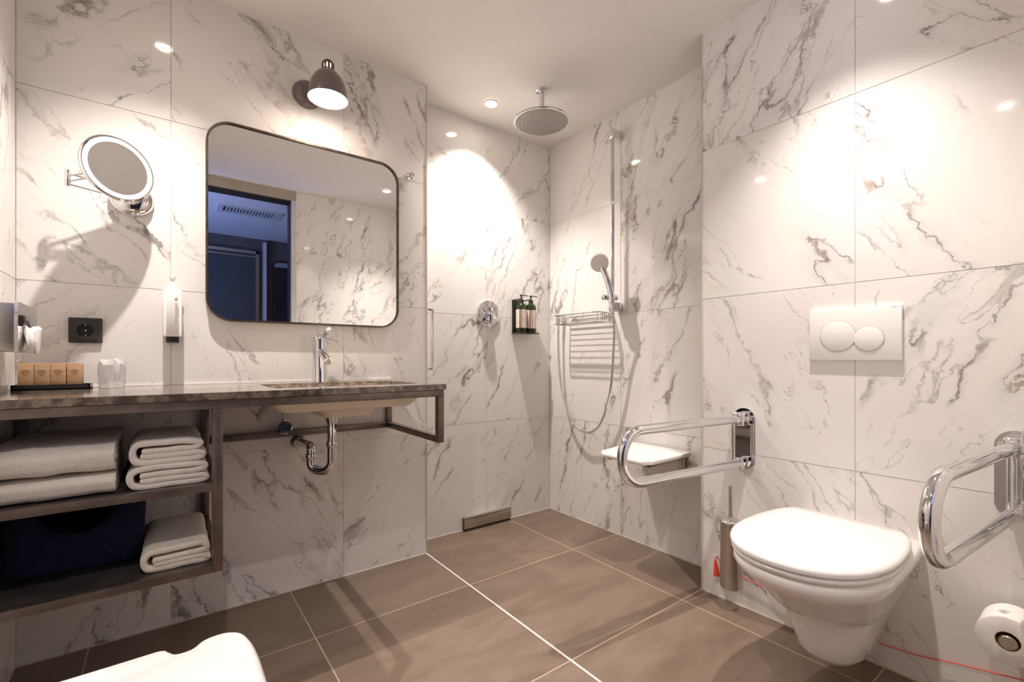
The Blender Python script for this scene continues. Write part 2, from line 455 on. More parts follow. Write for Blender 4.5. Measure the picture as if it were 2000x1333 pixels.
ZB = [0, 0.584, 1.184, 1.784, HCEIL]
D = 180 - 55
# vanity wall, faces -y
tile_wall('wall_vanity', (0, 2.03, 0), (1, 0, 0), (0, -1, 0), [-0.36, 0.02, 0.62, 1.014], ZB, {
    (3, 0): (38, .55, .13), (3, 1): (125, .62, .37), (3, 2): (118, .7, .71),
    (2, 0): (132, .62, .52), (2, 1): (132, .3, .22), (2, 2): (62, .55, .83),
    (1, 0): (52, .55, .91), (1, 1): (125, .62, .44), (1, 2): (122, .55, .05),
    (0, 0): (66, .75, .63), (0, 1): (122, .85, .31), (0, 2): (48, .6, .77)})
tile_wall('wall_vanity_end', (1.014, 0, 0), (0, 1, 0), (1, 0, 0), [2.0325, 2.175], ZB, {}, depth=0.02)
tile_wall('wall_shower_back', (0, 2.175, 0), (1, 0, 0), (0, -1, 0), [1.014, 1.46, 1.94], ZB, {
    (3, 0): (130, .5, .19), (3, 1): (60, .72, .57), (2, 0): (48, .5, .65), (2, 1): (66, .8, .27),
    (1, 0): (52, .72, .48), (1, 1): (62, .75, .86), (0, 0): (55, .5, .35), (0, 1): (58, .62, .95)})
tile_wall('wall_shower_right', (1.94, 0, 0), (0, -1, 0), (-1, 0, 0), [-2.175, -1.61, -1.035], ZB, {
    (3, 0): (60, .45, .41), (3, 1): (64, .9, .08), (2, 0): (72, .5, .68), (2, 1): (66, .95, .17),
    (1, 0): (62, .35, .29), (1, 1): (70, .75, .53), (0, 0): (68, .7, .99), (0, 1): (74, .85, .61)})
tile_wall('wall_toilet_end', (0, 1.035, 0), (1, 0, 0), (0, 1, 0), [1.7545, 1.94], ZB, {}, depth=0.02)
tile_wall('wall_toilet', (1.752, 0, 0), (0, -1, 0), (-1, 0, 0), [-1.035, -0.513, 0.0], ZB, {
    (3, 0): (66, .95, .24), (3, 1): (142, .5, .59), (2, 0): (140, .42, .80), (2, 1): (128, .45, .33),
    (1, 0): (118, .5, .12), (1, 1): (62, .7, .47), (0, 0): (130, .62, .69), (0, 1): (128, .55, .03)}, depth=0.188)
tile_wall('wall_left', (-0.36, 0, 0), (0, 1, 0), (1, 0, 0), [-0.08, 0.23, 0.83, 1.43, 2.03], ZB, {
    (j, i): (78, .6) for j in range(4) for i in range(4)})
# wall with the doorway (behind the camera, seen in the mirror)
tile_wall('wall_door_side', (0, 0.06, 0), (-1, 0, 0), (0, 1, 0), [-1.752, -1.43, -0.835], ZB, {
    (3, 0): (105, .8, .23), (3, 1): (110, .9, .51), (2, 0): (128, .5, .75), (2, 1): (115, .9, .39),
    (1, 0): (125, .55, .09), (1, 1): (128, .6, .88), (0, 0): (60, .5), (0, 1): (60, .5)}, depth=0.13)
bm = B(); box(bm, -0.36, -0.07, 0, -0.30, 0.06, HCEIL); struct('wall_door_stub', bm, 'lintel')
# floor and ceiling
bm = B(); box(bm, -1.25, -1.85, -0.06, 2.0, 2.23, 0); struct('floor', bm, 'floor')
bm = B(); box(bm, -0.41, -0.07, HCEIL, 2.0, 2.23, HCEIL + 0.06); struct('ceiling', bm, 'plaster')
bm = B(); box(bm, 1.0085, 0.06, 0.0002, 1.0155, 2.03, 0.0022); struct('trim_1', bm, 'sealant')
bm = B(); box(bm, 1.0115, 2.0275, 0, 1.0165, 2.0325, HCEIL, ); struct('trim_2', bm, 'edge')
bm = B(); box(bm, 1.7495, 1.0325, 0, 1.7545, 1.0375, HCEIL, ); struct('trim_3', bm, 'edge')
bm = B()
s_ = 0.004
box(bm, 1.014, 2.171, 0.0, 1.94, 2.175, s_); box(bm, 1.936, 1.035, 0, 1.94, 2.175, s_)
box(bm, -0.36, 2.026, 0.0, 1.014, 2.03, s_ * .6); box(bm, 1.748, 0.06, 0, 1.752, 1.035, s_)
struct('trim_4', bm, 'edge')
bm = B()
for a in ((-0.36, 2.026, HCEIL - .004, 1.014, 2.03, HCEIL), (1.014, 2.171, HCEIL - .004, 1.94, 2.175, HCEIL),
          (1.936, 1.035, HCEIL - .004, 1.94, 2.175, HCEIL), (1.748, 0.06, HCEIL - .004, 1.752, 1.035, HCEIL)): box(bm, *a)
struct('trim_5', bm, 'sealant')
# doorway
bm = B(); box(bm, -0.30, -0.07, 2.19, 0.835, 0.055, HCEIL); box(bm, -0.30, -0.075, 2.182, 0.80, 0.045, 2.19, mi=1)
struct('door_1', bm, ['lintel', 'dark_trim'])
bm = B(); box(bm, 0.803, -0.08, 0, 0.8345, 0.064, 2.19); box(bm, 0.797, -0.07, 0, 0.803, 0.02, 2.19, mi=1)
struct('door_2', bm, ['jamb', 'dark_trim'])
# hall beyond the doorway
bm = B(); box(bm, -1.25, -1.85, HCEIL, 2.0, -0.07, HCEIL + 0.06); struct('ceiling_hall', bm, 'hall_paint')
bm = B(); box(bm, -1.25, -1.80, 0, 2.0, -1.75, HCEIL); struct('wall_hall_far', bm, 'hall_wall')
bm = B(); box(bm, 1.45, -1.75, 0, 1.5, -0.07, HCEIL); struct('wall_hall_right', bm, 'hall_wall')
bm = B(); box(bm, -1.25, -1.75, 0, -1.2, -0.07, HCEIL); struct('wall_hall_left', bm, 'hall_wall')
bm = B(); box(bm, 0.835, -0.09, 0, 1.45, -0.07, HCEIL); box(bm, -1.2, -0.09, 0, -0.30, -0.07, HCEIL); struct('wall_hall_near', bm, 'hall_wall')

# wardrobe door in the hall
t = thing('wardrobe', (0.1, -1.72, 0), 'dark blue-grey wardrobe with a pale metal edged door, reflected in the big mirror', 'wardrobe')
bm = B(); box(bm, -0.75, -1.75, 0.0, 0.80, -1.715, 2.085); obj('door_panel', bm, 'wardrobe', t)
bm = B(); box(bm, -0.78, -1.75, 2.085, 0.83, -1.69, 2.115); box(bm, 0.80, -1.75, 0, 0.83, -1.69, 2.115); box(bm, -0.75, -1.715, 2.05, 0.80, -1.705, 2.062)
obj('door_frame', bm, 'satin', t)
bm = B(); box(bm, 0.87, -1.75, 0, 0.90, -1.66, 2.22); o = tag(obj('pillar_profile', bm, 'jamb'), 'slim pale upright profile between wardrobe and hall mirror, seen in the big mirror', 'post')
t = thing('hall_mirror', (1.15, -1.74, 0.3), 'dark rounded hall mirror beside the wardrobe, seen reflected in the big mirror', 'mirror')
bm = B(); prism(bm, rrect(0.97, 0.35, 1.38, 2.04, 0.06), [rrect(0.985, 0.365, 1.365, 2.025, 0.05)], XZ, -1.75, -1.715); obj('frame', bm, 'bronze', t)
bm = B(); prism(bm, rrect(0.984, 0.364, 1.366, 2.026, 0.05), [], XZ, -1.745, -1.722); obj('glass', bm, 'mirror', t)
# ceiling vent
t = thing('ceiling_vent', (0.62, -0.72, HCEIL - 0.02), 'louvred white air vent in the blue-lit hall ceiling, seen in the big mirror', 'vent')
bm = B(); prism(bm, rrect(0.37, -0.84, 0.87, -0.60, .006), [rrect(0.41, -0.80, 0.80, -0.64, .003)], XY, HCEIL - 0.012, HCEIL - 0.0002); obj('frame', bm, 'vent', t)
bm = B(); box(bm, 0.41, -0.80, HCEIL - 0.004, 0.80, -0.64, HCEIL - 0.0003); obj('duct', bm, 'vent_dark', t)
bm = B()
for i in range(15):
    x = 0.432 + i * 0.0245; box(bm, x, -0.80, HCEIL - 0.014, x + 0.011, -0.64, HCEIL - 0.004)
obj('louvres', bm, 'vent', t)

# ------------------------------------------------------------------ downlights
DL = ['lit round downlight in the ceiling beside the rain shower', 'lit round downlight in the ceiling above the toilet, seen in the big mirror',
      'round ceiling downlight in front of the countertop, left of the wall lamp', 'round ceiling downlight nearest the doorway, in line with the left countertop']
for (dx, dy), lb in zip(DOWNLIGHTS, DL):
    t = thing('downlight', (dx, dy, HCEIL - 0.01), lb, 'downlight', 'recessed ceiling downlights')
    bm = B(); lathe(bm, [(0.028, -0.0025), (0.031, -0.006), (0.038, -0.006), (0.042, -0.0005)], (dx, dy, HCEIL), (0, 0, 1), 36, False, False); obj('rim', bm, 'plastic', t, recalc=False)
    bm = B(); lathe(bm, [(0.0285, -0.0015), (0.0, -0.0022)], (dx, dy, HCEIL), (0, 0, 1), 30, True, False); obj('lens', bm, 'led', t)

# ------------------------------------------------------------------ vanity: countertop, basin, frame
ZT = 0.848
CF, CE = 1.505, 0.832
outer = [(-0.358, CF), (CE, CF), (CE, 2.029), (-0.358, 2.029)]
cut = rrect(0.275, 1.60, 0.775, 1.905, 0.03)
bm = B(); prism(bm, outer, [cut], XY, ZT - 0.020, ZT)
bm.edges.ensure_lookup_table()
tag(obj('countertop', bm, 'stone', angle=30), 'long polished brown stone countertop along the marble wall', 'countertop')
bm = B(); box(bm, -0.358, 2.024, ZT, CE, 2.0295, ZT + 0.004); struct('trim_6', bm, 'sealant')

t = thing('washbasin', (0.525, 1.755, 0.74), 'cream-white ceramic basin set under the stone countertop', 'washbasin')
def rr3(x0, y0, x1, y1, r, z): return [(p[0], p[1], z) for p in rrect(x0, y0, x1, y1, r, 6)]
bm = B()
zb_ = ZT - 0.0203
R_ = loft(bm, [rr3(.29, 1.615, .76, 1.89, .03, zb_), rr3(.250, 1.570, .800, 1.940, .03, zb_), rr3(.250, 1.570, .800, 1.940, .03, zb_ - .014),
          rr3(.262, 1.580, .788, 1.930, .035, zb_ - .016), rr3(.295, 1.605, .755, 1.905, .04, zb_ - .056), rr3(.305, 1.615, .745, 1.895, .04, zb_ - .062),
          rr3(.425, 1.625, .625, 1.885, .03, zb_ - .063), rr3(.440, 1.645, .612, 1.865, .03, zb_ - .088), rr3(.450, 1.655, .602, 1.855, .03, zb_ - .092)], False, True)
loft(bm, [rr3(.29, 1.615, .76, 1.89, .03, zb_), rr3(.315, 1.63, .735, 1.875, .03, zb_ - .036), rr3(.44, 1.66, .61, 1.85, .03, zb_ - .050), rr3(.47, 1.70, .58, 1.81, .03, zb_ - .062)], False, True)
obj('bowl', bm, 'basin', t, angle=50)

t = thing('vanity_frame', (0.23, 1.77, 0.35), 'dark steel tube frame with two open shelves under the countertop', 'shelf unit')
s = 0.025; FY = 1.512; RY = 1.998; XL = -0.356; XP = 0.107; XR = 0.802
zc = ZT - 0.0205
def post(x, y, z0, z1, nm='post'):
    bm = B(); box(bm, x, y, z0, x + s, y + s, z1, 0.002); return obj(nm, bm, 'steel', t)
post(XL, FY, 0.350, zc - s); post(XL, RY, 0.350, zc - s); post(XP, FY, 0.350, zc - s); post(XP, RY, 0.350, zc - s)
post(XR, FY, 0.632, zc - s); post(XR, RY, 0.632, zc - s)
bm = B(); box(bm, XL, FY, zc - s, XR + s, FY + s, zc, 0.002); obj('front_rail', bm, 'steel', t)
bm = B(); box(bm, XL, RY, zc - s, XR + s, RY + s, zc, 0.002); obj('rear_rail', bm, 'steel', t)
for x in (XL, XP, XR):
    bm = B(); box(bm, x, FY + s, zc - s, x + s, RY, zc, 0.001); obj('cross_rail', bm, 'steel', t)
bm = B(); box(bm, XP + s, RY, 0.632, XR, RY + s, 0.632 + s, 0.002); obj('lower_rear_rail', bm, 'steel', t)
bm = B(); box(bm, XR, FY + s, 0.632, XR + s, RY, 0.632 + s, 0.002); obj('lower_side_rail', bm, 'steel', t)
for z in (0.350, 0.576):
    bm = B()
    box(bm, XL + s, FY, z, XP, FY + s, z + 0.022, 0.002); box(bm, XL + s, RY, z, XP, RY + s, z + 0.022, 0.002)
    box(bm, XL, FY + s, z, XL + s, RY, z + 0.022, 0.002); box(bm, XP, FY + s, z, XP + s, RY, z + 0.022, 0.002)
    sr = obj('shelf_rim', bm, 'steel', t)
    bm = B(); box(bm, XL + s, FY + s, z + 0.012, XP, RY, z + 0.0205); obj('shelf_plate', bm, 'shelf', sr)

# faucet
fx, fy = 0.502, 1.955
t = thing('basin_faucet', (fx, fy, ZT), 'chrome single-lever tap standing behind the basin', 'tap')
bm = B(); lathe(bm, [(0.0305, 0), (0.0305, .004), (0.0290, .008), (0.0275, .160), (0.0275, .162)], (fx, fy, ZT), n=44); obj('body', bm, 'chrome', t)
bm = B(); lathe(bm, [(0.0278, .1625), (0.0282, .165), (0.0278, .176), (0.0245, .1795), (0.0, .182)], (fx, fy, ZT), n=44); hd = obj('cap', bm, 'chrome', t)
bm = B(); c0 = Vector((fx + .008, fy - 0.012, ZT + .176)); c1 = Vector((fx + .022, fy - 0.062, ZT + .218))
d_ = (c1 - c0).normalized(); sx_ = d_.cross(Vector((0, 0, 1))).normalized(); up_ = sx_.cross(d_)
loft(bm, [[c0 + d_ * (L * (c1 - c0).length) + sx_ * (wd * a) + up_ * (th * b) for a, b in ((-1, -1), (1, -1), (1, 1), (-1, 1))] for L, wd, th in ((0, .008, .004), (.3, .008, .0035), (.95, .0075, .0025), (1, .005, .001))])
obj('lever', bm, 'chrome', t)
bm = B(); tube(bm, catmull([(fx, fy - .012, ZT + .125), (fx + .001, fy - .045, ZT + .112), (fx + .002, fy - .085, ZT + .096), (fx + .002, fy - .112, ZT + .084)], 6), .014, 20, rs=None); obj('spout', bm, 'chrome', t)
bm = B(); cyl(bm, (fx + .002, fy - .108, ZT + .091), (fx + .002, fy - .112, ZT + .072), .0125, n=24, bev=.002); obj('aerator', bm, 'satin', t)

# trap under basin
t = thing('drain_trap', (0.505, 1.78, 0.53), 'chrome bottle-less P-trap pipe running from the basin to the wall', 'drain pipe')
tx_, ty_ = 0.506, 1.80
bm = B(); lathe(bm, [(0.034, .7365), (0.034, .732), (0.026, .728), (0.024, .722), (0.020, .700)], (tx_, ty_, 0), n=36); obj('waste_cup', bm, 'chrome', t)
bm = B(); cyl(bm, (tx_, ty_, .705), (tx_, ty_, .615), .0165); obj('tailpiece', bm, 'chrome', t)
bm = B(); cyl(bm, (tx_, ty_, .632), (tx_, ty_, .610), .022, bev=.003, n=10); obj('nut', bm, 'chrome', t)
ux, uy = 0.448, 1.868
P = fillet([(tx_, ty_, .62), (tx_, ty_, .515), (ux, uy, .515), (ux, uy, .58)], .05, 12)
bm = B(); tube(bm, P, .0175, 20); obj('u_bend', bm, 'chrome', t)
bm = B(); cyl(bm, (ux, uy, .580), (ux, uy, .560), .022, bev=.003, n=10); obj('nut', bm, 'chrome', t)
P = fillet([(ux, uy, .565), (ux, uy, .610), (0.436, 2.027, .603)], .035, 10)
bm = B(); tube(bm, P, .0165, 20); obj('wall_pipe', bm, 'chrome', t)
bm = B(); lathe(bm, [(0.028, 0), (0.028, .004), (.018, .016)], (0.436, 2.0299, .603), (0, -1, 0), n=36); obj('wall_flange', bm, 'chrome', t)

t = thing('angle_valve', (0.375, 2.0, 0.68), 'small chrome angle valve on the wall left of the drain pipe', 'valve')
bm = B(); lathe(bm, [(0.0155, 0), (0.0155, .003), (.013, .006), (.012, .045)], (0.378, 2.0299, .673), (0, -1, 0), n=30); obj('wall_rosette', bm, 'chrome', t)
bm = B(); cyl(bm, (0.378, 1.992, .660), (0.378, 1.992, .702), .011, bev=.001); obj('body', bm, 'chrome', t)
bm = B(); lathe(bm, [(0.012, 0), (.024, .006), (.026, .010), (.026, .028), (.022, .032), (0, .033)], (0.378, 1.984, .673), (-.1, -1, 0), n=10); obj('knob', bm, 'chrome', t, angle=25)
bm = B(); tube(bm, catmull([(0.378, 1.992, .700), (0.382, 1.99, .74), (0.40, 1.98, .80), (0.44, 1.963, .825)], 6), .005, 10); obj('flexible_hose', bm, 'satin', t)

# ------------------------------------------------------------------ big mirror
t = thing('wall_mirror', (0.49, 2.0, 1.084), 'large rounded square mirror with a thin bronze frame above the basin', 'mirror')
mx0, mx1, mz0, mz1 = 0.121, 0.857, 1.081, 1.820
bm = B(); prism(bm, rrect(mx0, mz0, mx1, mz1, .085, 12), [rrect(mx0 + .007, mz0 + .007, mx1 - .007, mz1 - .007, .078, 12)], XZ, 1.993, 2.0285); obj('frame', bm, 'bronze', t)
bm = B(); prism(bm, rrect(mx0 + .0065, mz0 + .0065, mx1 - .0065, mz1 - .0065, .078, 12), [], XZ, 2.000, 2.006); obj('glass', bm, 'mirror', t)

# ------------------------------------------------------------------ wall lamp
t = thing('wall_lamp', (0.473, 2.03, 2.03), 'lit mauve-grey bell-shaped wall lamp above the big mirror', 'lamp')
lx, ly, lz = 0.506, 1.850, 1.944
bm = B(); lathe(bm, [(0.056, 0), (0.056, .004), (.052, .018), (.042, .031), (.028, .039), (.012, .043), (0, .044)], (0.470, 2.0299, 2.030), (0, -1, 0), n=48); obj('wall_plate', bm, 'shade', t)
bm = B(); tube(bm, catmull([(0.472, 1.99, 2.03), (0.476, 1.95, 2.036), (0.490, 1.90, 2.034), (lx, ly + .035, 2.032)], 8), .007, 12); obj('arm', bm, 'shade', t)
prof = [(.072, 0), (.0715, .012), (.069, .035), (.062, .062), (.050, .085), (.036, .101), (.026, .108), (.022, .110)]
bm = B(); lathe(bm, prof, (lx, ly, lz), n=56, cap0=False, cap1=False)
lathe(bm, [(r - .0015 if i else r, h - (.0015 if i > 3 else 0)) for i, (r, h) in enumerate(prof)], (lx, ly, lz), n=56, cap0=False, cap1=False, mi=1)
o = obj('lamp_shade', bm, ['shade', 'shade_in'], t, recalc=False)
for f in o.data.polygons: pass
bm = B(); lathe(bm, [(.0225, .134), (.0215, .139), (.017, .146), (.009, .150), (0, .151)], (lx, ly, lz), n=32)
lathe(bm, [(.022, .109), (.024, .112), (.0225, .114)], (lx, ly, lz), n=32, cap0=False, cap1=False)
for i in range(10):
    a = 2 * PI * i / 10 + .2; c, s2 = math.cos(a), math.sin(a)
    p = Vector((lx + .0205 * c, ly + .0205 * s2, lz)); q = Vector((-s2, c, 0)) * .0042; rr = Vector((c, s2, 0)) * .002
    loft(bm, [[p + q + rr + Vector((0, 0, h)), p - q + rr + Vector((0, 0, h)), p - q - rr + Vector((0, 0, h)), p + q - rr + Vector((0, 0, h))] for h in (.112, .136)])
obj('vent_cap', bm, 'bronze', t)
bm = B(); cyl(bm, (lx, ly, lz + .105), (lx, ly, lz + .133), .0165); obj('socket', bm, 'glow', t)
bm = B(); lathe(bm, [(.012, .098), (.018, .085), (.028, .062), (.032, .042), (.030, .024), (.018, .010), (0, .006)], (lx, ly, lz), n=32); obj('bulb', bm, 'bulb', t)
lamp('POINT', 'wall_lamp_light', (lx, ly, lz + 0.004), LAMP_W, (1.0, .84, .72), 0.032)

# ------------------------------------------------------------------ round make-up mirror
t = thing('makeup_mirror', (-0.086, 2.03, 1.48), 'round magnifying mirror with frosted ring on a folding chrome arm', 'mirror')
bc = Vector((-0.086, 2.0299, 1.482))
bm = B(); lathe(bm, [(0.060, 0), (0.060, .010), (.056, .022), (.044, .032), (.02, .037), (0, .0375)], bc, (0, -1, 0), n=56); obj('wall_plate', bm, 'chrome', t)
mc = Vector((-0.114, 1.893, 1.535)); th, ph = math.radians(29), math.radians(3)
nn = Vector((math.sin(th) * math.cos(ph), -math.cos(th) * math.cos(ph), math.sin(ph)))
hg = Vector((-0.234, 1.935, 1.490))
bm = B(); cyl(bm, hg + Vector((0, 0, -.024)), hg + Vector((0, 0, .026)), .0075, bev=.001); obj('hinge', bm, 'chrome', t)
bm = B(); cyl(bm, (-.086, 1.985, 1.455), (-.086, 1.985, 1.510), .0075, bev=.001); cyl(bm, (-.086, 1.985, 1.482), (-.086, 1.998, 1.482), .009); obj('hinge', bm, 'chrome', t)
for dz in (-.016, .016):
    bm = B(); tube(bm, [(-.086, 1.985, 1.482 + dz), hg + Vector((0, 0, dz))], .0028, 10); obj('arm', bm, 'chrome', t)
bk = mc - nn * .030
for dz in (-.008, .008):
    bm = B(); tube(bm, [hg + Vector((0, 0, dz)), bk + Vector((0, 0, dz))], .0028, 10); obj('arm', bm, 'chrome', t)
uu = nn.cross(Vector((0, 0, 1))).normalized()
R0 = .0990
bm = B(); lathe(bm, [(0, -.028), (.012, -.028), (.014, -.016), (R0 - .012, -.014), (R0 - .003, -.010), (R0, -.004), (R0, .003), (R0 - .003, .006), (R0 - .006, .0055)], mc, nn, 64, True, False, u=uu); obj('rim', bm, 'chrome', t)
bm = B(); lathe(bm, [(R0 - .006, .0052), (R0 - .020, .0045)], mc, nn, 64, False, False, u=uu); lathe(bm, [(R0 - .006, .0052), (R0 - .006, .001), (R0 - .020, .001), (R0 - .020, .0045)], mc, nn, 64, False, False, u=uu); obj('frosted_ring', bm, 'ring', t)
bm = B(); lathe(bm, [(R0 - .020, .0036), (0, .0030)], mc, nn, 64, True, False, u=uu); obj('magnifying_glass', bm, 'mirror', t)

# ------------------------------------------------------------------ hook right of mirror
t = thing('robe_hook', (0.918, 2.03, 1.795), 'small round chrome robe hook right of the big mirror', 'hook')
bm = B(); lathe(bm, [(0.018, 0), (.018, .006), (.0175, .016), (.010, .018), (.008, .034)], (.918, 2.0299, 1.798), (0, -1, 0), n=36); obj('base', bm, 'chrome', t)
bm = B(); lathe(bm, [(0.008, .032), (.012, .034), (.0125, .042), (.010, .044), (0, .0445)], (.918, 2.0299, 1.798), (0, -1, 0), n=30); obj('knob', bm, 'chrome', t)

# ------------------------------------------------------------------ towel dryer bar behind corner (vertical handle)
t = thing('grab_rail', (1.05, 2.09, 0.88), 'slim vertical chrome handle at the corner between vanity and shower walls', 'handle')
bm = B(); box(bm, 1.056, 2.058, .886, 1.068, 2.076, 1.190, .002); obj('bar', bm, 'chrome', t)
for z in (.886, 1.180):
    bm = B(); box(bm, 1.0145, 2.062, z, 1.058, 2.074, z + .010, .002); obj('bracket', bm, 'chrome', t)

# ------------------------------------------------------------------ tissue dispenser on left wall
t = thing('tissue_dispenser', (-0.32, 1.77, 0.957), 'polished steel tissue box fixed to the wall at the left edge', 'tissue box')
bm = B(); prism(bm, rrect(1.665, .957, 1.882, 1.084, .004, 2), [[(1.760 + .045 * math.cos(a), 1.020 + .022 * math.sin(a)) for a in [2 * PI * i / 24 for i in range(24)]]], YZ, -0.298, -0.291)
obj('front_panel', bm, 'chrome', t)
bm = B(); box(bm, -0.3595, 1.668, .960, -0.2985, 1.879, 1.081, .002); obj('casing', bm, 'satin', t)
bm = B()
pr = random.Random(3)
ringsT = []
prof = [(1.010, .016, .012), (1.012, .028, .018), (1.000, .034, .024), (.985, .040, .020), (.965, .046, .016), (.945, .050, .012), (.925, .040, .008), (.912, .022, .004)]
for k, (z, ry, rx) in enumerate(prof):
    pts = []
    for i in range(28):
        a = 2 * PI * i / 28; wob = 1 + .10 * math.sin(3 * a + k * .5) + .07 * math.sin(7 * a + k)
        pts.append((max(-.2902, -0.284 + k * .0015 + rx * .75 * math.cos(a) * wob), 1.748 + k * .002 + ry * .95 * math.sin(a) * wob, 1.024 - (1.012 - z) * .65 + .005 * math.sin(2 * a + k * .7)))
    ringsT.append(pts)
loft(bm, ringsT)
tag(obj('tissue', bm, 'tissue', angle=25), 'crumpled white tissue hanging out of the steel box', 'tissue')

# ------------------------------------------------------------------ items on the countertop
t = tag(obj('amenity_tray', (lambda bm: (box(bm, -.352, 1.925, ZT, -.182, 1.992, ZT + .004), box(bm, -.352, 1.925, ZT, -.182, 1.929, ZT + .016), box(bm, -.352, 1.988, ZT, -.182, 1.992, ZT + .016),
        box(bm, -.352, 1.925, ZT, -.348, 1.992, ZT + .016), box(bm, -.186, 1.925, ZT, -.182, 1.992, ZT + .016), bm)[-1])(B()), 'tray'), 'flat black tray holding four brown card boxes on the countertop', 'tray')
ords = ['first kraft card box from the left wall on the black tray', 'second kraft card box from the left wall on the black tray', 'third kraft card box from the left wall on the black tray', 'kraft card box at the right end of the black tray, nearest the glass']
def kraft(x):
    root = thing('amenity_box', (x + .0165, 1.955, ZT + .004), '', 'box', 'kraft card boxes on the tray')
    bm = B(); box(bm, x, 1.934, ZT + .0045, x + .0335, 1.978, ZT + .080, .0008); obj('carton', bm, 'kraft', root)
    bm = B()
    for k, (w_, h_) in enumerate(((.016, .0014), (.020, .0012), (.010, .001))):
        z = ZT + .058 - k * .006; box(bm, x + .0168 - w_ / 2, 1.9334, z, x + .0168 + w_ / 2, 1.9341, z + h_)
    obj('print', bm, 'print', root)
    return root
xs_ = [-.340, -.3055, -.271, -.2355]
k0 = kraft(xs_[0]); k0['label'] = ords[0]
for x, lb in zip(xs_[1:], ords[1:]):
    r = k0.copy(); COL.objects.link(r); r['label'] = lb; r.location.x += x - xs_[0]
    for ch in k0.children:
        c = ch.copy(); COL.objects.link(c); c.parent = r

t = thing('wrapped_glass', (-.133, 1.955, ZT), 'tumbler wrapped in crinkled clear film beside the kraft boxes', 'glass')
bm = B(); lathe(bm, [(.024, .0005), (.029, .078), (.0275, .078), (.0225, .006), (0, .006)], (-.133, 1.955, ZT), n=32); obj('tumbler', bm, 'glass', t)
bm = B(); lathe(bm, [(.031, .0008), (.0325, .02), (.034, .05), (.035, .075), (.030, .087), (.015, .091), (0, .092)], (-.133, 1.955, ZT), n=40)
for v in bm.verts:
    if v.co.z > ZT + .002: v.co += Vector(noise.noise_vector(v.co * 55)) * .010
obj('film_wrap', bm, 'wrap', t, angle=20)

# soap dispenser on wall
t = thing('soap_dispenser', (.023, 1.995, 1.02), 'white pump soap bottle in a wall bracket left of the big mirror', 'soap dispenser')
sx, sy = .024, 1.992
bm = B()
def rz(x0, y0, x1, y1, r, z): return rr3(x0, y0, x1, y1, r, z)
loft(bm, [rz(sx - .024, sy - .022, sx + .024, sy + .022, .010, 1.018), rz(sx - .0265, sy - .025, sx + .0265, sy + .025, .010, 1.022), rz(sx - .0265, sy - .025, sx + .0265, sy + .025, .010, 1.178),
          rz(sx - .0250, sy - .0235, sx + .0250, sy + .0235, .010, 1.182), rz(sx - .016, sy - .016, sx + .016, sy + .016, .010, 1.183)])
bt = obj('bottle', bm, 'plastic', t)
bm = B(); lathe(bm, [(.0145, 0), (.0150, .004), (.0140, .012), (.008, .021), (.006, .024), (.006, .038)], (sx, sy, 1.183), n=28)
cyl(bm, (sx, sy, 1.218), (sx, sy, 1.229), .009, .008, bev=.001)
loft(bm, [[(sx + a, sy - .002 + b * w_, 1.2275 + h + b2) for b, b2 in ((-1, -.0025), (1, -.0025), (1, .002), (-1, .002))] for a, w_, h in ((-.012, .006, .001), (.005, .0065, .0005), (.020, .005, -.002), (.028, .0035, -.0045))])
obj('pump', bm, 'plastic', t)
bm = B(); box(bm, sx - .018, sy - .020, .998, sx + .018, 2.0295, 1.0175, .001); box(bm, sx - .014, 2.018, 1.0, sx + .014, 2.0295, 1.15, .001); obj('bracket', bm, 'black', t)
rotv = Matrix.Rotation(PI / 2, 4, 'X')
turn = Matrix.Rotation(-PI / 2, 4, 'Z')
text('lettering', 'DAMANAHAAS', .0105, 'grey_print', bt, (sx + .010, sy - .0253, 1.098), rotv @ turn, .0002, width=None)
text('small_lettering', 'hand & body wash', .0042, 'grey_print', bt, (sx + .0165, sy - .0253, 1.105), rotv @ turn, .0002)
text('foot_lettering', '300 ml', .0042, 'grey_print', bt, (sx + .011, sy - .0253, 1.030), rotv, .0002)
bm = B(); prism(bm, circ(sx + .010, 1.147, .0052, 24), [circ(sx + .010, 1.147, .0040, 24)], XZ, sy - .0256, sy - .0251); prism(bm, circ(sx + .010, 1.147, .0022, 16), [circ(sx + .010, 1.147, .0012, 16)], XZ, sy - .0256, sy - .0251); obj('emblem', bm, 'grey_print', bt)

# power socket
t = thing('power_socket', (-.202, 2.02, .992), 'square anthracite power socket on the marble wall above the kraft boxes', 'socket')
px_, pz_ = -.202, 1.033
bm = B(); prism(bm, rrect(px_ - .0405, pz_ - .0405, px_ + .0405, pz_ + .0405, .003, 3), [circ(px_, pz_, .021)], XZ, 2.020, 2.0295); obj('cover_plate', bm, 'anthracite', t)
bm = B(); prism(bm, rrect(px_ - .029, pz_ - .029, px_ + .029, pz_ + .029, .002, 3), [circ(px_, pz_, .0205)], XZ, 2.0165, 2.0205); obj('insert', bm, 'anthracite', t)
bm = B(); lathe(bm, [(.0205, .0005), (.0195, -.009), (0, -.0095)], (px_, 2.0175, pz_), (0, -1, 0), n=32, cap0=False); obj('well', bm, 'socket_hole', t)
for dz in (.0175, -.0175):
    bm = B(); box(bm, px_ - .002, 2.0172, pz_ + dz - .002, px_ + .002, 2.024, pz_ + dz + .002); obj('earth_clip', bm, 'satin', t)
bm = B(); cyl(bm, (px_, 2.028, pz_), (px_, 2.0255, pz_), .0022, n=12); obj('screw', bm, 'chrome', t)

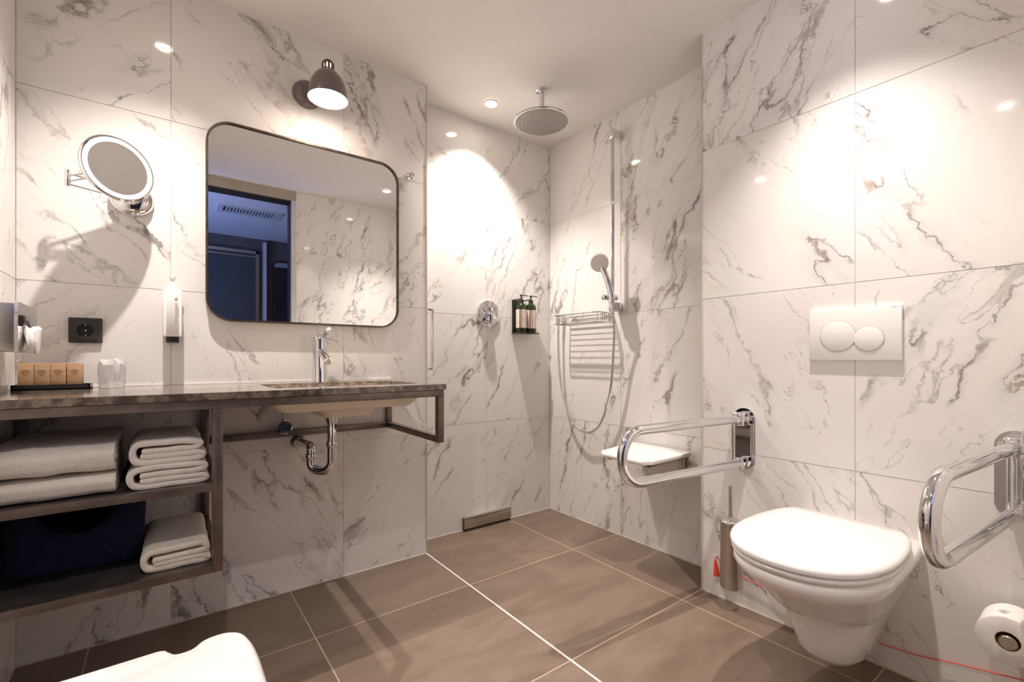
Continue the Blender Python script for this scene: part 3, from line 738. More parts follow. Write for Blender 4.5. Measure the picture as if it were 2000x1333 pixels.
# ------------------------------------------------------------------ towels
def ribbon(name, m, prof, thick, axis, a0, a1, label, parent=None, seed=0, wob=.003, nseg=14, cat='towel', group=None, slant=0.0):
    """folded cloth: thick ribbon along profile, extruded along axis"""
    P = catmull([(p[0], p[1], 0) for p in prof], 7)
    N = len(P); L, R = [], []
    for i in range(N):
        a = P[max(i - 1, 0)]; b = P[min(i + 1, N - 1)]; tn = (b - a).normalized(); nr = Vector((-tn.y, tn.x, 0))
        L.append(P[i] + nr * thick / 2); R.append(P[i] - nr * thick / 2)
    tn0 = (P[1] - P[0]).normalized(); tn1 = (P[-1] - P[-2]).normalized()
    capA = [P[0] - tn0 * thick * .35 * math.sin(PI * k / 4) + (R[0] - L[0]).normalized() * (thick / 2) * -math.cos(PI * k / 4) for k in (1, 2, 3)]
    capB = [P[-1] + tn1 * thick * .35 * math.sin(PI * k / 4) + (L[-1] - R[-1]).normalized() * (thick / 2) * -math.cos(PI * k / 4) for k in (1, 2, 3)]
    # outline order: L forward, end cap, R backward, start cap
    C = P + [P[0]]
    out = [(q, i) for i, q in enumerate(L)] + [(q, N - 1) for q in capB[::-1]] + [(R[i], i) for i in range(N - 1, -1, -1)] + [(q, 0) for q in capA[::-1]]
    bm = B(); rings = []
    ts = [0, .006, .02] + [.02 + (1 - .04) * k / nseg for k in range(1, nseg)] + [.98, .994, 1]
    for tt in ts:
        e = min(tt, 1 - tt); sh = 1.0 if e >= .02 else (.93 if e > 0 else .72)
        pts = []
        for q, i in out:
            c = P[i]; r_ = c + (q - c) * sh
            y = a0 + (a1 - a0) * tt
            xyz = Vector((r_.x + slant * tt, y, r_.y)) if axis == 'Y' else Vector((y, r_.x, r_.y))
            nv = Vector(noise.noise_vector(xyz * 16 + Vector((seed, 0, 0)))) * wob + Vector(noise.noise_vector(xyz * 45 + Vector((0, seed, 0)))) * wob * .35
            xyz += nv
            pts.append(xyz)
        rings.append(pts)
    R_ = [[bm.verts.new(p) for p in r] for r in rings]
    for a, b in zip(R_, R_[1:]): bridge(bm, a, b)
    # end faces as strips across the ribbon
    nL = N; tot = len(out)
    for rg, flip in ((R_[0], True), (R_[-1], False)):
        def Li(i): return rg[i]
        def Ri(i): return rg[N + 3 + (N - 1 - i)]
        for i in range(N - 1):
            bm.faces.new((Li(i), Li(i + 1), Ri(i + 1), Ri(i)))
        bm.faces.new([Li(N - 1)] + [rg[N + k] for k in range(3)] + [Ri(N - 1)])
        bm.faces.new([Ri(0)] + [rg[tot - 3 + k] for k in range(3)] + [Li(0)])
    o = obj(name, bm, m, parent, angle=75)
    if label: tag(o, label, cat, group)
    return o
def fold(x0, x1, z0, z1, kind=0):
    if kind == 0: n_ = [(.20, .55), (.45, .56), (.65, .57), (.84, .57), (.925, .69), (.86, .83), (.60, .885), (.25, .885), (.10, .80), (.055, .50), (.10, .18), (.25, .11), (.60, .11), (.88, .12), (.965, .23), (.88, .345), (.55, .345), (.18, .345)]
    elif kind == 1: n_ = [(.19, .60), (.55, .60), (.88, .62), (.955, .74), (.88, .875), (.50, .89), (.20, .89), (.075, .74), (.055, .45), (.10, .18), (.25, .11), (.60, .11), (.90, .11), (.97, .22), (.90, .35), (.60, .355), (.19, .355)]
    else: n_ = [(.20, .49), (.60, .51), (.93, .55), (.965, .70), (.90, .86), (.50, .87), (.18, .86), (.07, .70), (.055, .42), (.12, .17), (.30, .125), (.60, .125), (.95, .13), (.985, .22), (.90, .31), (.55, .31), (.22, .31)]
    return [(x0 + (x1 - x0) * a, z0 + (z1 - z0) * b) for a, b in n_]
S1 = 0.5972
ribbon('hand_towel', 'towel', fold(-.080, .100, S1, S1 + .060, 1), .0150, 'Y', 1.545, 1.86, 'folded white hand towel, lower one beside the steel post', seed=3, wob=.0022, group='folded hand towels on the middle shelf')
ribbon('hand_towel', 'towel', fold(-.076, .094, S1 + .0625, S1 + .126, 0), .0156, 'Y', 1.548, 1.85, 'folded white hand towel, upper one beside the steel post', seed=9, wob=.0026, group='folded hand towels on the middle shelf')
ribbon('hand_towel', 'cream_towel', fold(-.050, .100, .3715, .3715 + .060, 2), .0148, 'Y', 1.555, 1.86, 'cream folded hand towel on the bottom shelf next to the navy bag', seed=17, wob=.0030, slant=.004)
def bfold(y0, y1, z0, z1):
    n_ = [(.93, .50), (.50, .50), (.22, .50), (.10, .50)]
    n_ = [(.96, .86), (.5, .87), (.15, .86), (.045, .70), (.035, .45), (.06, .2), (.16, .13), (.5, .12), (.96, .12), (.985, .3), (.96, .38), (.5, .37), (.16, .38), (.14, .62), (.5, .62), (.96, .62)]
    return [(y0 + (y1 - y0) * a, z0 + (z1 - z0) * b) for a, b in n_]
ribbon('bath_towel', 'towel', bfold(1.535, 1.93, S1, S1 + .056), .0140, 'X', -.327, -.098, 'thick folded white bath towel, lower of the two on the middle shelf', seed=21, wob=.0028, group='folded bath towels on the middle shelf')
ribbon('bath_towel', 'towel', bfold(1.532, 1.92, S1 + .0590, S1 + .130), .0172, 'X', -.329, -.100, 'thick folded white bath towel, upper of the two on the middle shelf', seed=33, wob=.0042, group='folded bath towels on the middle shelf')

# navy bag
t = thing('navy_bag', (-.19, 1.83, .3715), 'navy blue fabric bag with a gaping top on the bottom shelf', 'bag')
bm = B(); rings = []
zz0 = .3715
for k, f in enumerate((0, .03, .12, .3, .5, .7, .85, 1.0)):
    z = zz0 + .198 * f; pts = []
    bul = .006 * math.sin(PI * f); ins = .012 if f == 0 else 0
    for p in rrect(-.328 - 0 + ins, 1.690 + .018 * f + ins - bul, -.052 - .004 * f - ins + bul, 1.975 - ins, .035, 6):
        dz = 0
        if f > .6 and p[1] < 1.64:
            u_ = (p[0] + .19) / .14
            dz = -.075 * max(0, 1 - u_ * u_) * (f - .6) / .4
        pts.append(Vector((p[0], p[1], z + dz)))
    rings.append(pts)
def subdiv(r):
    out = []
    for i in range(len(r)):
        a, b = r[i], r[(i + 1) % len(r)]; n_ = max(1, int((b - a).length / .022)) if True else 1
        out.append((a, b, n_))
    return out
cnt = [c for *_, c in subdiv(rings[3])]
R2 = []
for k, r in enumerate(rings):
    f = (0, .03, .12, .3, .5, .7, .85, 1.0)[k]; o2 = []
    for i in range(len(r)):
        a, b = r[i].copy(), r[(i + 1) % len(r)].copy()
        for j in range(cnt[i]):
            q = a.lerp(b, j / cnt[i])
            q.z = zz0 + .198 * f
            if f > .45 and q.y < 1.745:
                u_ = (q.x + .185) / .115
                q.z -= .110 * math.exp(-u_ * u_ * 1.6) * ((f - .45) / .55) ** 1.3
            q += Vector(noise.noise_vector(q * 14)) * .003
            q.z = min(max(q.z, zz0), .5735)
            o2.append(q)
    R2.append(o2)
ctr = Vector((-.19, 1.83, 0))
inner = [[Vector((ctr.x + (p.x - ctr.x) * .965, ctr.y + (p.y - ctr.y) * .965, p.z - (.001 if i == 0 else 0))) for p in r] for i, r in enumerate(R2[::-1])]
loft(bm, R2 + inner[:-1], True, True)
obj('body', bm, 'navy', t, angle=60)
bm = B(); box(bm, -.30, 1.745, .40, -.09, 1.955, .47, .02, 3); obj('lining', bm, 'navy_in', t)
bm = B(); box(bm, -.0665, 1.6985, .530, -.0635, 1.7005, .553, .0004); obj('tag', bm, 'grey_print', t)

# ------------------------------------------------------------------ shower: rain head
t = thing('rain_shower', (1.487, 1.727, 2.10), 'large round chrome rain shower head hanging from the ceiling', 'shower head')
hx, hy = 1.487, 1.727
bm = B(); lathe(bm, [(.030, HCEIL - .0003), (.030, HCEIL - .006), (.026, HCEIL - .009), (.0125, HCEIL - .0095)], (hx, hy, 0), n=36); obj('ceiling_rosette', bm, 'chrome', t)
bm = B(); cyl(bm, (hx, hy, HCEIL - .008), (hx, hy, 2.135), .0125); obj('arm', bm, 'chrome', t)
bm = B(); lathe(bm, [(.0, 2.138), (.018, 2.138), (.020, 2.127), (.120, 2.121), (.136, 2.115), (.1385, 2.110), (.1375, 2.106), (.130, 2.1045), (.128, 2.1055)], (hx, hy, 0), n=72, cap1=False); obj('head', bm, 'chrome', t)
bm = B(); lathe(bm, [(.1282, 2.1052), (0, 2.1048)], (hx, hy, 0), n=64)
for rr_, n_ in ((.018, 6), (.036, 12), (.054, 18), (.072, 24), (.090, 30), (.108, 36), (.121, 40)):
    for i in range(n_):
        a = 2 * PI * i / n_; cyl(bm, (hx + rr_ * math.cos(a), hy + rr_ * math.sin(a), 2.1055), (hx + rr_ * math.cos(a), hy + rr_ * math.sin(a), 2.1030), .0019, .0013, n=6)
obj('nozzle_plate', bm, 'nozzle', t)

# riser rail
t = thing('shower_rail', (1.88, 1.616, 1.19), 'tall vertical chrome shower rail on the right shower wall', 'shower rail')
rx, ry = 1.878, 1.614
bm = B(); cyl(bm, (rx, ry, 1.182), (rx, ry, 2.145), .0105, bev=.002); obj('bar', bm, 'chrome', t)
for z in (1.190, 2.095):
    bm = B(); box(bm, rx - .013, ry - .016, z, 1.9395, ry + .016, z + .050, .005, 3); obj('wall_mount', bm, 'chrome' if z < 2 else 'chrome', t)
bm = B(); cyl(bm, (rx - .062, ry + .012, 1.262), (rx + .020, ry - .012, 1.262), .0155, n=28, bev=.003); obj('slider', bm, 'chrome', t)

# hand shower
t = thing('hand_shower', (1.845, 1.60, 1.25), 'chrome hand shower with a pale grey face held on the rail', 'hand shower')
hc = Vector((1.800, 1.634, 1.440)); hn = Vector((-.62, .10, -.50)); hn = Vector((-.80, -.45, -.35)).normalized()
hb = Vector((1.838, 1.585, 1.232))
bm = B(); tube(bm, catmull([hb, Vector((1.838, 1.590, 1.275)), Vector((1.832, 1.604, 1.335)), Vector((1.824, 1.622, 1.390)), hc - hn * .014], 8), .016, 18); obj('handle', bm, 'chrome', t)
bm = B(); lathe(bm, [(0, -.026), (.014, -.025), (.036, -.014), (.047, -.003), (.049, .003), (.047, .006)], hc, hn, 44, cap1=False); obj('head', bm, 'chrome', t)
bm = B(); lathe(bm, [(.0475, .0055), (.044, .0085), (0, .0100)], hc, hn, 44)
d_, u_, v_ = frame_of(hn)
for rr_, n_ in ((.010, 6), (.020, 12), (.030, 18), (.039, 24)):
    for i in range(n_):
        a = 2 * PI * i / n_; q = hc + hn * .0085 + u_ * rr_ * math.cos(a) + v_ * rr_ * math.sin(a); cyl(bm, q, q + hn * .0035, .0014, .001, n=6)
obj('spray_face', bm, mat('spray_face', (.78, .74, .71), .4), t)
# hose
bm = B()
HP = [(1.838, 1.583, 1.236), (1.842, 1.580, 1.19), (1.860, 1.588, 1.08), (1.870, 1.600, .98), (1.880, 1.622, .82), (1.885, 1.66, .685), (1.89, 1.72, .575), (1.89, 1.80, .530), (1.89, 1.88, .548), (1.89, 1.955, .625), (1.89, 2.01, .755), (1.89, 2.035, .90), (1.89, 2.042, 1.05), (1.89, 2.042, 1.155)]
P = catmull(HP, 22)
rs = [.0066 + .0006 * math.sin(i * 2.4) for i in range(len(P))]
tube(bm, P, .007, 14, rs=rs)
t = thing('shower_hose', (1.87, 1.8, .53), 'silver shower hose hanging in a long loop on the right shower wall', 'hose')
obj('hose', bm, 'chrome', t)
bm = B(); cyl(bm, (1.89, 2.042, 1.150), (1.89, 2.042, 1.185), .010, bev=.002); cyl(bm, (1.89, 2.042, 1.178), (1.9395, 2.042, 1.178), .012); lathe(bm, [(.026, 0), (.026, .004), (.014, .010)], (1.9399, 2.042, 1.178), (-1, 0, 0), n=30); obj('wall_outlet', bm, 'chrome', t)

# wire basket
t = thing('shower_basket', (1.88, 1.82, 1.135), 'chrome wire soap basket mounted between rail and corner', 'basket')
bx0, bx1, by0, by1, bz0, bz1 = 1.812, 1.928, 1.660, 1.990, 1.140, 1.190
P = fillet([(bx1, by0, bz1), (bx0 + .02, by0, bz1), (bx0, by0 + .035, bz1), (bx0, by1, bz1), (bx1, by1, bz1)], .012, 5, True)
bm = B(); tube(bm, P, .0042, 10, closed=True); obj('top_rim', bm, 'chrome', t)
P = fillet([(bx1, by0, bz0), (bx0 + .02, by0, bz0), (bx0, by0 + .035, bz0), (bx0, by1, bz0), (bx1, by1, bz0)], .012, 5, True)
bm = B(); tube(bm, P, .0028, 8, closed=True); obj('lower_rim', bm, 'chrome', t)
bm = B()
for i in range(8):
    x = bx0 + .012 + i * .0145
    tube(bm, fillet([(x, by0 + (.012 if i == 0 else 0), bz1), (x, by0 + (.012 if i == 0 else 0), bz0), (x, by1, bz0), (x, by1, bz1)], .006, 4), .0017, 8)
obj('long_wires', bm, 'chrome', t)
bm = B(); tube(bm, fillet([(bx0, 1.76, bz1), (bx0, 1.76, bz1 - .022), (bx0, 1.93, bz1 - .022), (bx0, 1.93, bz1)], .008, 5), .0022, 8)
for i in range(3): tube(bm, [(bx0, by1 - .02 - i * .02, bz1), (bx0, by1 - .02 - i * .02, bz0)], .0017, 8)
obj('front_wire', bm, 'chrome', t)
for y_ in (by0 + .03, by1 - .05):
    bm = B(); cyl(bm, (1.9395, y_, bz1 - .012), (bx1 - .006, y_, bz1 - .012), .012, bev=.002); obj('wall_fixing', bm, 'chrome', t)

# thermostat valve
t = thing('shower_valve', (1.467, 2.17, 1.12), 'round chrome shower thermostat with two buttons and a dial', 'shower valve')
vc = Vector((1.468, 2.1749, 1.196))
bm = B(); lathe(bm, [(.077, 0), (.077, .010), (.0745, .014), (0, .0145)], vc, (0, -1, 0), 64); obj('plate', bm, 'chrome', t)
bm = B(); lathe(bm, [(.028, .0145), (.028, .040), (.026, .047), (.020, .049), (0, .049)], vc + Vector((0, 0, -.030)), (0, -1, 0), 44); dl = obj('dial', bm, 'chrome', t)
bm = B(); box(bm, vc.x - .044, vc.y - .040, vc.z - .052, vc.x - .020, vc.y - .018, vc.z - .038, .004); obj('dial_lever', bm, 'chrome', dl)
for dx in (-.021, .021):
    bm = B(); lathe(bm, [(.0165, .0145), (.0165, .024), (.0150, .026), (.006, .0255), (0, .025)], vc + Vector((dx, 0, .027)), (0, -1, 0), 32); obj('button', bm, 'chrome', t)

# shower bottles in black holder
t = thing('bottle_holder', (1.715, 2.14, 1.09), 'black metal wall holder carrying two green bottles', 'holder')
bm = B(); box(bm, 1.640, 2.165, 1.090, 1.714, 2.1745, 1.290, .001); box(bm, 1.640, 2.095, 1.090, 1.785, 2.1745, 1.096, .001)
obj('back_and_base', bm, 'black', t)
bm = B()
for x in (1.637, 1.7115): box(bm, x, 2.092, 1.094, x + .004, 2.098, 1.290, .0005); box(bm, x, 2.092, 1.284, x + .004, 2.1745, 1.290, .0005); box(bm, x, 2.092, 1.090, x + .004, 2.1745, 1.096, .0005)
obj('side_straps', bm, 'black', t)
def gbottle(x, lb):
    root = thing('shower_bottle', (x, 2.130, 1.0965), lb, 'bottle', 'green pump bottles in the shower')
    bm = B(); lathe(bm, [(.029, .0005), (.0315, .004), (.0315, .150), (.029, .162), (.018, .172), (.013, .175), (.013, .178)], (x, 2.130, 1.0965), n=36); obj('bottle', bm, 'green', root)
    bm = B(); lathe(bm, [(.0318, .026), (.0318, .134)], (x, 2.130, 1.0965), n=36, cap0=False, cap1=False); obj('label', bm, 'label', root)
    bm = B(); lathe(bm, [(.0145, .178), (.0145, .192), (.008, .196), (.0045, .198), (.0045, .214), (.0095, .215), (.009, .222), (0, .223)], (x, 2.130, 1.0965), n=24)
    loft(bm, [[(x + a, 2.130 - a * .6 + b, 1.0965 + .218 + h + c_) for b, c_ in ((-.0035, -.002), (.0035, -.002), (.0035, .002), (-.0035, .002))] for a, h in ((0, 0), (.018, 0), (.032, -.003))])
    obj('pump', bm, 'black', root)
    return root
g0 = gbottle(1.676, 'green pump bottle on the valve side of the black holder')
g1 = g0.copy(); COL.objects.link(g1); g1['label'] = 'green pump bottle on the corner side of the black holder'; g1.location.x += .0725
for ch in g0.children:
    c = ch.copy(); COL.objects.link(c); c.parent = g1

# wall drain
t = thing('wall_drain', (1.46, 2.17, 0), 'brushed steel drain cover at the foot of the shower wall', 'drain')
bm = B(); box(bm, 1.302, 2.150, .016, 1.617, 2.156, .072, .0006); box(bm, 1.302, 2.150, .068, 1.617, 2.1745, .074, .0006); obj('cover', bm, 'satin', t)
bm = B(); box(bm, 1.306, 2.158, 0.0002, 1.613, 2.1745, .066); obj('channel', bm, 'vent_dark', t)

# folding seat
t = thing('shower_bench', (1.78, 1.35, .45), 'white fold-down shower seat on the right shower wall', 'shower seat')
bm = B()
SP = fillet([(1.925, 1.505, 0), (1.785, 1.498, 0), (1.640, 1.478, 0), (1.612, 1.45, 0), (1.608, 1.22, 0), (1.640, 1.188, 0), (1.785, 1.178, 0), (1.925, 1.185, 0)], .012, 5, True)
def zc_(x, y): return .504 + .010 * ((y - 1.34) / .16) ** 2 + (.004 if x > 1.85 else 0)
c_ = Vector((1.77, 1.342, 0)); rings = []
for f, dz in ((.97, -.020), (.995, -.017), (1, -.010), (.995, -.003), (.975, 0), (.7, -.002), (.35, -.003)):
    rings.append([(c_.x + (p.x - c_.x) * f, c_.y + (p.y - c_.y) * f, zc_(p.x, c_.y + (p.y - c_.y) * f) + dz) for p in SP])
loft(bm, rings); obj('seat', bm, 'plastic', t, angle=45)
for y in (1.235, 1.44):
    bm = B(); box(bm, 1.66, y, .470, 1.9395, y + .014, .486, .002); box(bm, 1.925, y - .012, .40, 1.9395, y + .026, .505, .003); obj('support_bracket', bm, 'satin', t)

# ------------------------------------------------------------------ grab bars
def grab_bar(label, y0, dirv, L, ztop=.718, zbot=.552, xw=1.752, paddle=False):
    root = thing('grab_bar', (xw, y0, .53), label, 'grab bar', 'folding grab bars beside the toilet')
    d = Vector(dirv).normalized()
    bm = B(); prism(bm, rrect(y0 - .040, .528, y0 + .040, .756, .0399, 10), [], YZ, xw - .007, xw - .0003); obj('wall_plate', bm, 'chrome', root)
    a = Vector((xw - .045, y0, 0))
    tip = a + d * (L - .045)
    P = fillet([a + Vector((0, 0, ztop)), tip + Vector((0, 0, ztop)), tip + Vector((0, 0, zbot)), a + Vector((0, 0, zbot))], .0829, 14)
    bm = B(); tube(bm, P, .0160, 24); obj('looped_tube', bm, 'chrome', root)
    bm = B(); box(bm, xw - .060, y0 - .019, ztop - .026, xw - .006, y0 + .019, ztop + .024, .005, 3); cyl(bm, (xw - .033, y0 - .030, ztop), (xw - .033, y0 + .030, ztop), .010, bev=.002); obj('hinge_block', bm, 'chrome', root)
    bm = B(); box(bm, xw - .050, y0 - .014, zbot - .020, xw - .006, y0 + .014, zbot + .020, .004, 3); obj('lower_bearing', bm, 'chrome', root)
    q = a + d * .035
    bm = B(); cyl(bm, q + Vector((0, 0, zbot)), q + Vector((0, 0, ztop)), .007); obj('stay', bm, 'chrome', root)
    return root
grab_bar('chrome folding grab bar left of the toilet, over the brush holder', .861, (-.994, .10, 0), .64)
gb = grab_bar('chrome folding grab bar right of the toilet, over the paper roll', .165, (-.995, .085, 0), .63)
bm = B(); sphere(bm, (1.672, .098, .712), 1.0, 36, .022, .056, .118); obj('hinge_cover', bm, 'chrome', gb)

# ------------------------------------------------------------------ flush plate
t = thing('flush_plate', (1.745, .515, .935), 'white rectangular flush plate with two round buttons', 'flush plate')
bm = B()
fy0, fy1, fz0, fz1 = .394, .638, .937, 1.103
prism(bm, rrect(fy0, fz0, fy1, fz1, .003, 3), [circ(.560, 1.016, .0515, 48)[::1]], YZ, 1.738, 1.7515)
bm.free()
bm = B(); box(bm, 1.7385, fy0, fz0, 1.7515, fy1, fz1, .002); obj('plate', bm, 'plastic', t)
c1y, c1z, r1_ = .556, 1.015, .049
c2y, c2z, r2_ = .474, 1.004, .038
bm = B(); lathe(bm, [(r1_ + .0012, .0003), (r1_ + .0012, .0012), (r1_ - .0006, .0012)], (1.7385, c1y, c1z), (-1, 0, 0), 64, False, False); obj('button_gap', bm, 'grey_print', t)
bm = B(); lathe(bm, [(r1_, .0001), (r1_, .0018), (r1_ - .0015, .0026), (0, .0014)], (1.7385, c1y, c1z), (-1, 0, 0), 64); obj('large_button', bm, 'plastic', t)
bm = B(); lathe(bm, [(r2_ + .0012, .0003), (r2_ + .0012, .0022), (r2_ - .0006, .0022)], (1.7385, c2y, c2z), (-1, 0, 0), 64, False, False); obj('button_gap', bm, 'grey_print', t)
bm = B(); lathe(bm, [(r2_, .0001), (r2_, .0028), (r2_ - .0015, .0036), (0, .0024)], (1.7385, c2y, c2z), (-1, 0, 0), 64); obj('small_button', bm, 'plastic', t)
text('lettering', 'GEBERIT', .0045, 'grey_print', t, (1.7384, .4105, 1.096), Matrix.Rotation(-PI / 2, 4, 'Z') @ Matrix.Rotation(PI / 2, 4, 'X'), .0001)

# ------------------------------------------------------------------ toilet
t = thing('toilet', (1.5, .515, .05), 'white wall-hung toilet with its lid closed', 'toilet')
TY = .512
def dring(xf, hw, xb, hwb, z, n=40, bulge=2.25, xs=None):
    """D outline: superellipse front from xf, straight sides to xb"""
    xs = xs if xs is not None else xf + hw * 1.35
    pts = [(xb, TY - hwb, z)]
    for i in range(1, 9):
        f = i / 9; pts.append((xb + (xs - xb) * (1 - math.cos(f * PI / 2)), TY - (hwb + (hw - hwb) * math.sin(f * PI / 2)), z))
    for i in range(n + 1):
        a = -PI / 2 + PI * i / n
        ca, sa = math.cos(a), math.sin(a)
        pts.append((xs - (xs - xf) * (abs(ca) ** (2 / bulge)), TY + hw * math.copysign(abs(sa) ** (2 / bulge), sa), z))
    for i in range(8, 0, -1):
        f = i / 9; pts.append((xb + (xs - xb) * (1 - math.cos(f * PI / 2)), TY + (hwb + (hw - hwb) * math.sin(f * PI / 2)), z))
    pts.append((xb, TY + hwb, z))
    return pts
bm = B(); XW = 1.7515
loft(bm, [dring(1.500, .035, XW, .035, .088), dring(1.472, .070, XW, .045, .093), dring(1.452, .086, XW, .060, .115), dring(1.434, .095, XW, .080, .165), dring(1.415, .104, XW, .095, .220),
          dring(1.398, .108, XW, .106, .243), dring(1.385, .114, XW, .110, .250), dring(1.362, .127, XW, .118, .253), dring(1.350, .131, XW, .121, .260), dring(1.312, .142, XW, .130, .292), dring(1.262, .156, XW, .140, .334), dring(1.220, .170, XW, .152, .362),
          dring(1.200, .178, XW, .158, .380), dring(1.188, .181, XW, .160, .395), dring(1.190, .180, XW, .160, .410), dring(1.200, .174, XW, .156, .416)], True, True)
bw = obj('bowl', bm, 'ceramic', t, angle=60)
bm = B()
XB = 1.660
sl = [dring(1.196, .176, XB - .01, .120, .4165), dring(1.186, .183, XB, .125, .419), dring(1.182, .186, XB, .128, .427), dring(1.186, .184, XB, .126, .433), dring(1.202, .170, XB - .008, .118, .4345)]
loft(bm, sl); obj('seat', bm, 'lid', t, angle=60)
bm = B()
sl = [dring(1.190, .182, XB - .002, .126, .4355), dring(1.179, .187, XB + .004, .130, .438), dring(1.177, .188, XB + .005, .131, .446), dring(1.181, .186, XB + .003, .129, .452), dring(1.194, .177, XB - .006, .122, .4565), dring(1.25, .140, XB - .05, .115, .4585), dring(1.34, .06, XB - .14, .05, .459)]
loft(bm, sl); obj('lid', bm, 'lid', t, angle=60)
for dy in (-.075, .075):
    bm = B(); cyl(bm, (XB + .012, TY + dy - .022, .434), (XB + .012, TY + dy + .022, .434), .013, bev=.003); hh = obj('hinge', bm, 'chrome', t)
    bm = B(); cyl(bm, (XB + .012, TY + dy, .4155), (XB + .012, TY + dy, .430), .011); obj('hinge_foot', bm, 'chrome', hh)

# ------------------------------------------------------------------ toilet brush
t = thing('toilet_brush', (1.700, .889, .085), 'tall satin steel toilet brush holder on the wall below the grab bar', 'toilet brush')
qx, qy = 1.700, .889
bm = B(); lathe(bm, [(.032, .082), (.035, .084), (.036, .088), (.036, .326), (.034, .327)], (qx, qy, 0), n=44); obj('holder', bm, 'satin', t)
bm = B(); lathe(bm, [(.039, .327), (.040, .330), (.039, .334), (.034, .338), (.009, .339), (.007, .345)], (qx, qy, 0), n=44); obj('lid', bm, 'chrome', t)
bm = B(); cyl(bm, (qx, qy, .339), (qx, qy, .463), .0065, bev=.001); obj('handle', bm, 'satin', t)
bm = B(); box(bm, qx + .030, qy - .012, .20, 1.7515, qy + .012, .26, .002); obj('wall_bracket', bm, 'chrome', t)

# ------------------------------------------------------------------ alarm cord
t = thing('alarm_cord', (1.735, .55, .1), 'thin red alarm cord strung low along the wall behind the toilet', 'cord')
bm = B(); tube(bm, catmull([(1.742, .968, .156), (1.742, .93, .140), (1.742, .865, .118), (1.742, .78, .108), (1.742, .70, .084), (1.742, .60, .074), (1.742, .50, .070), (1.742, .44, .074), (1.742, .36, .082), (1.742, .28, .100), (1.742, .20, .115), (1.742, .12, .132), (1.742, .065, .150)], 8), .0017, 8); obj('cord', bm, 'red', t)
bm = B(); lathe(bm, [(.0025, 0), (.0045, -.006), (.0125, -.060), (.012, -.062), (0, -.062)], (1.735, .970, .150), (0, .12, 1), n=24); obj('pull_cone', bm, 'red', t)
bm = B(); cyl(bm, (1.7515, .968, .158), (1.735, .968, .158), .0028, n=12); tube(bm, [(1.738, .968, .158), (1.735, .970, .148)], .0015, 8); obj('wall_eyelet', bm, 'satin', t)

# ------------------------------------------------------------------ toilet roll
t = thing('roll_holder', (1.70, .166, .26), 'satin steel post holding the paper roll near the right edge', 'roll holder')
wx, wy, wz = 1.615, .167, .262
bm = B(); cyl(bm, (1.7395, wy, wz - .004), (1.622, wy, wz - .004), .0135, bev=.002); obj('post', bm, 'satin', t)
bm = B(); lathe(bm, [(.025, 0), (.025, .004), (.022, .008)], (1.7515, wy, wz - .004), (-1, 0, 0), n=36); obj('wall_flange', bm, 'satin', t)
bm = B(); lathe(bm, [(.0175, 0), (.0175, .004), (.015, .007), (0, .0075)], (1.622, wy, wz - .004), (-1, 0, 0), n=36); obj('end_button', bm, 'satin', t)
t = thing('toilet_roll', (1.66, wy, .204), 'white toilet paper roll on the steel post', 'toilet paper')
bm = B(); prof = [(.0225, .0), (.0225, .1), (.053, .1), (.0565, .098), (.0575, .094), (.0575, .006), (.0565, .002), (.053, 0), (.0225, 0)]
lathe(bm, prof, (1.715, wy, wz), (-1, 0, 0), n=64, cap0=False, cap1=False); obj('paper', bm, 'paper', t)
bm = B(); lathe(bm, [(.0224, .0005), (.0224, .0995), (.0214, .0995), (.0214, .0005)], (1.715, wy, wz), (-1, 0, 0), n=40, cap0=False, cap1=False); obj('core', bm, 'kraft', t)
bm = B()
for k in range(3):
    pts = [(1.652 - .004 * k + .007 * math.cos(a), wy + .010 + (.010 - .003 * k) * math.sin(a), 0) for a in [2 * PI * i / 24 for i in range(24)]]
    tube(bm, [(p[0], p[1], wz + math.sqrt(.0578 ** 2 - (p[1] - wy) ** 2)) for p in pts], .0005, 6, closed=True)
obj('embossed_mark', bm, 'grey_print', t)

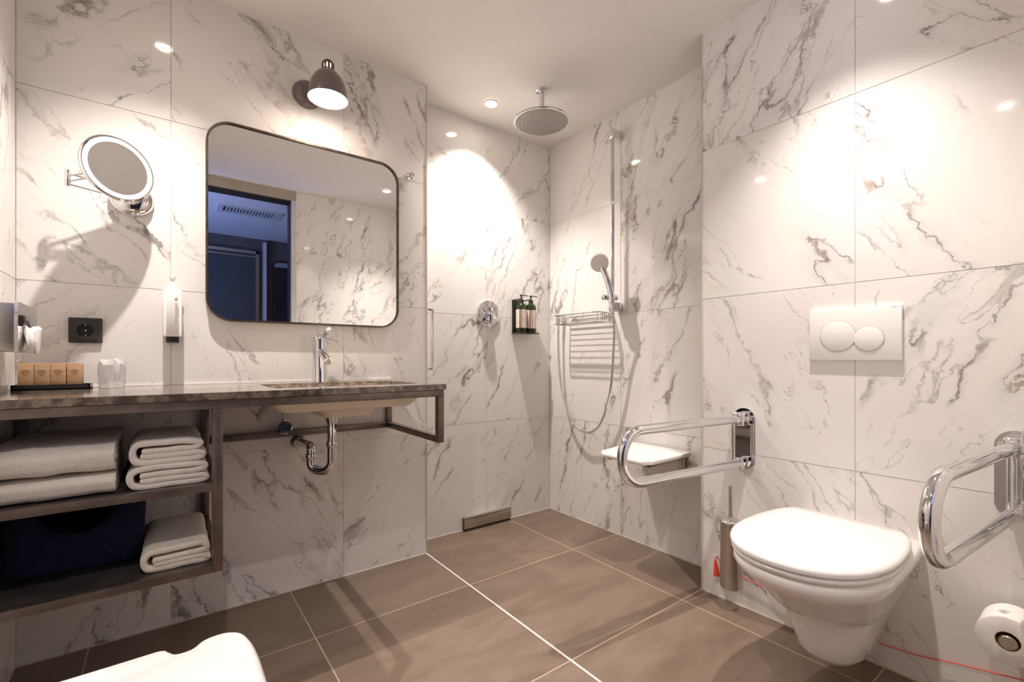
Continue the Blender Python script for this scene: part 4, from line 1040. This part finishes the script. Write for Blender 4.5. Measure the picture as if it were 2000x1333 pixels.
# ------------------------------------------------------------------ shower stool (foreground)
t = thing('shower_stool', (-.11, .66, 0), 'white moulded plastic shower stool with a notched edge in the foreground', 'stool')
ZS = .500
outl = [(-.36, .52), (-.36, .845), (-.325, .882), (-.06, .886), (-.002, .886), (.010, .874), (.018, .862), (.032, .863), (.044, .876), (.060, .882), (.085, .880), (.105, .862), (.114, .82), (.116, .74), (.112, .60), (.085, .52), (.052, .500), (.0, .500), (-.02, .515), (-.04, .500), (-.32, .500)]
OP = catmull([(x, y, 0) for x, y in outl], 5, True)
hole = fillet([(-.24, .812, 0), (-.08, .812, 0), (-.08, .852, 0), (-.24, .852, 0)], .0199, 8, True)
bm = B()
cz = Vector((-.12, .69, 0))
def off(loop, d):
    n = len(loop); out = []
    for i in range(n):
        a, b = loop[i - 1], loop[(i + 1) % n]; tn = (b - a).normalized(); out.append(loop[i] + Vector((tn.y, -tn.x, 0)) * d)
    return out
area = sum(OP[i - 1].x * OP[i].y - OP[i].x * OP[i - 1].y for i in range(len(OP)))
sg = -1 if area > 0 else 1
def inw(d): return off(OP, sg * d)
area2 = sum(hole[i - 1].x * hole[i].y - hole[i].x * hole[i - 1].y for i in range(len(hole)))
sg2 = -1 if area2 > 0 else 1
def hout(d): return off(hole, -sg2 * d)
zz = [(.016, -.034), (.004, -.030), (.0, -.022), (.001, -.012), (.006, -.004), (.013, 0)]
OR = [[bm.verts.new((p.x, p.y, ZS + dz)) for p in inw(d)] for d, dz in zz]
for a, b in zip(OR, OR[1:]): bridge(bm, a, b)
hz = [(.002, -.034), (.0, -.026), (.0, -.012), (.004, -.004), (.010, 0)]
HR = [[bm.verts.new((p.x, p.y, ZS + dz)) for p in hout(d)] for d, dz in hz]
for a, b in zip(HR, HR[1:]): bridge(bm, a, b)
for A_, H_ in ((OR[-1], HR[-1]), (OR[0], HR[0])):
    es = [bm.edges.get((A_[i - 1], A_[i])) for i in range(len(A_))] + [bm.edges.get((H_[i - 1], H_[i])) for i in range(len(H_))]
    bmesh.ops.triangle_fill(bm, use_beauty=True, use_dissolve=False, edges=es)
obj('seat', bm, 'stool', t, angle=70)
for sx2, sy2 in ((-1, -1), (1, -1), (1, 1), (-1, 1)):
    a = Vector((-.12 + sx2 * .175, .69 + sy2 * .125, ZS - .03)); b = Vector((-.12 + sx2 * .205, .69 + sy2 * .150, .012))
    bm = B(); cyl(bm, a, b, .020, .015, n=24); lg = obj('leg', bm, 'stool', t)
    bm = B(); lathe(bm, [(.021, 0), (.021, .006), (.017, .028)], (b.x, b.y, .0005), n=24); obj('rubber_foot', bm, 'rubber', lg)
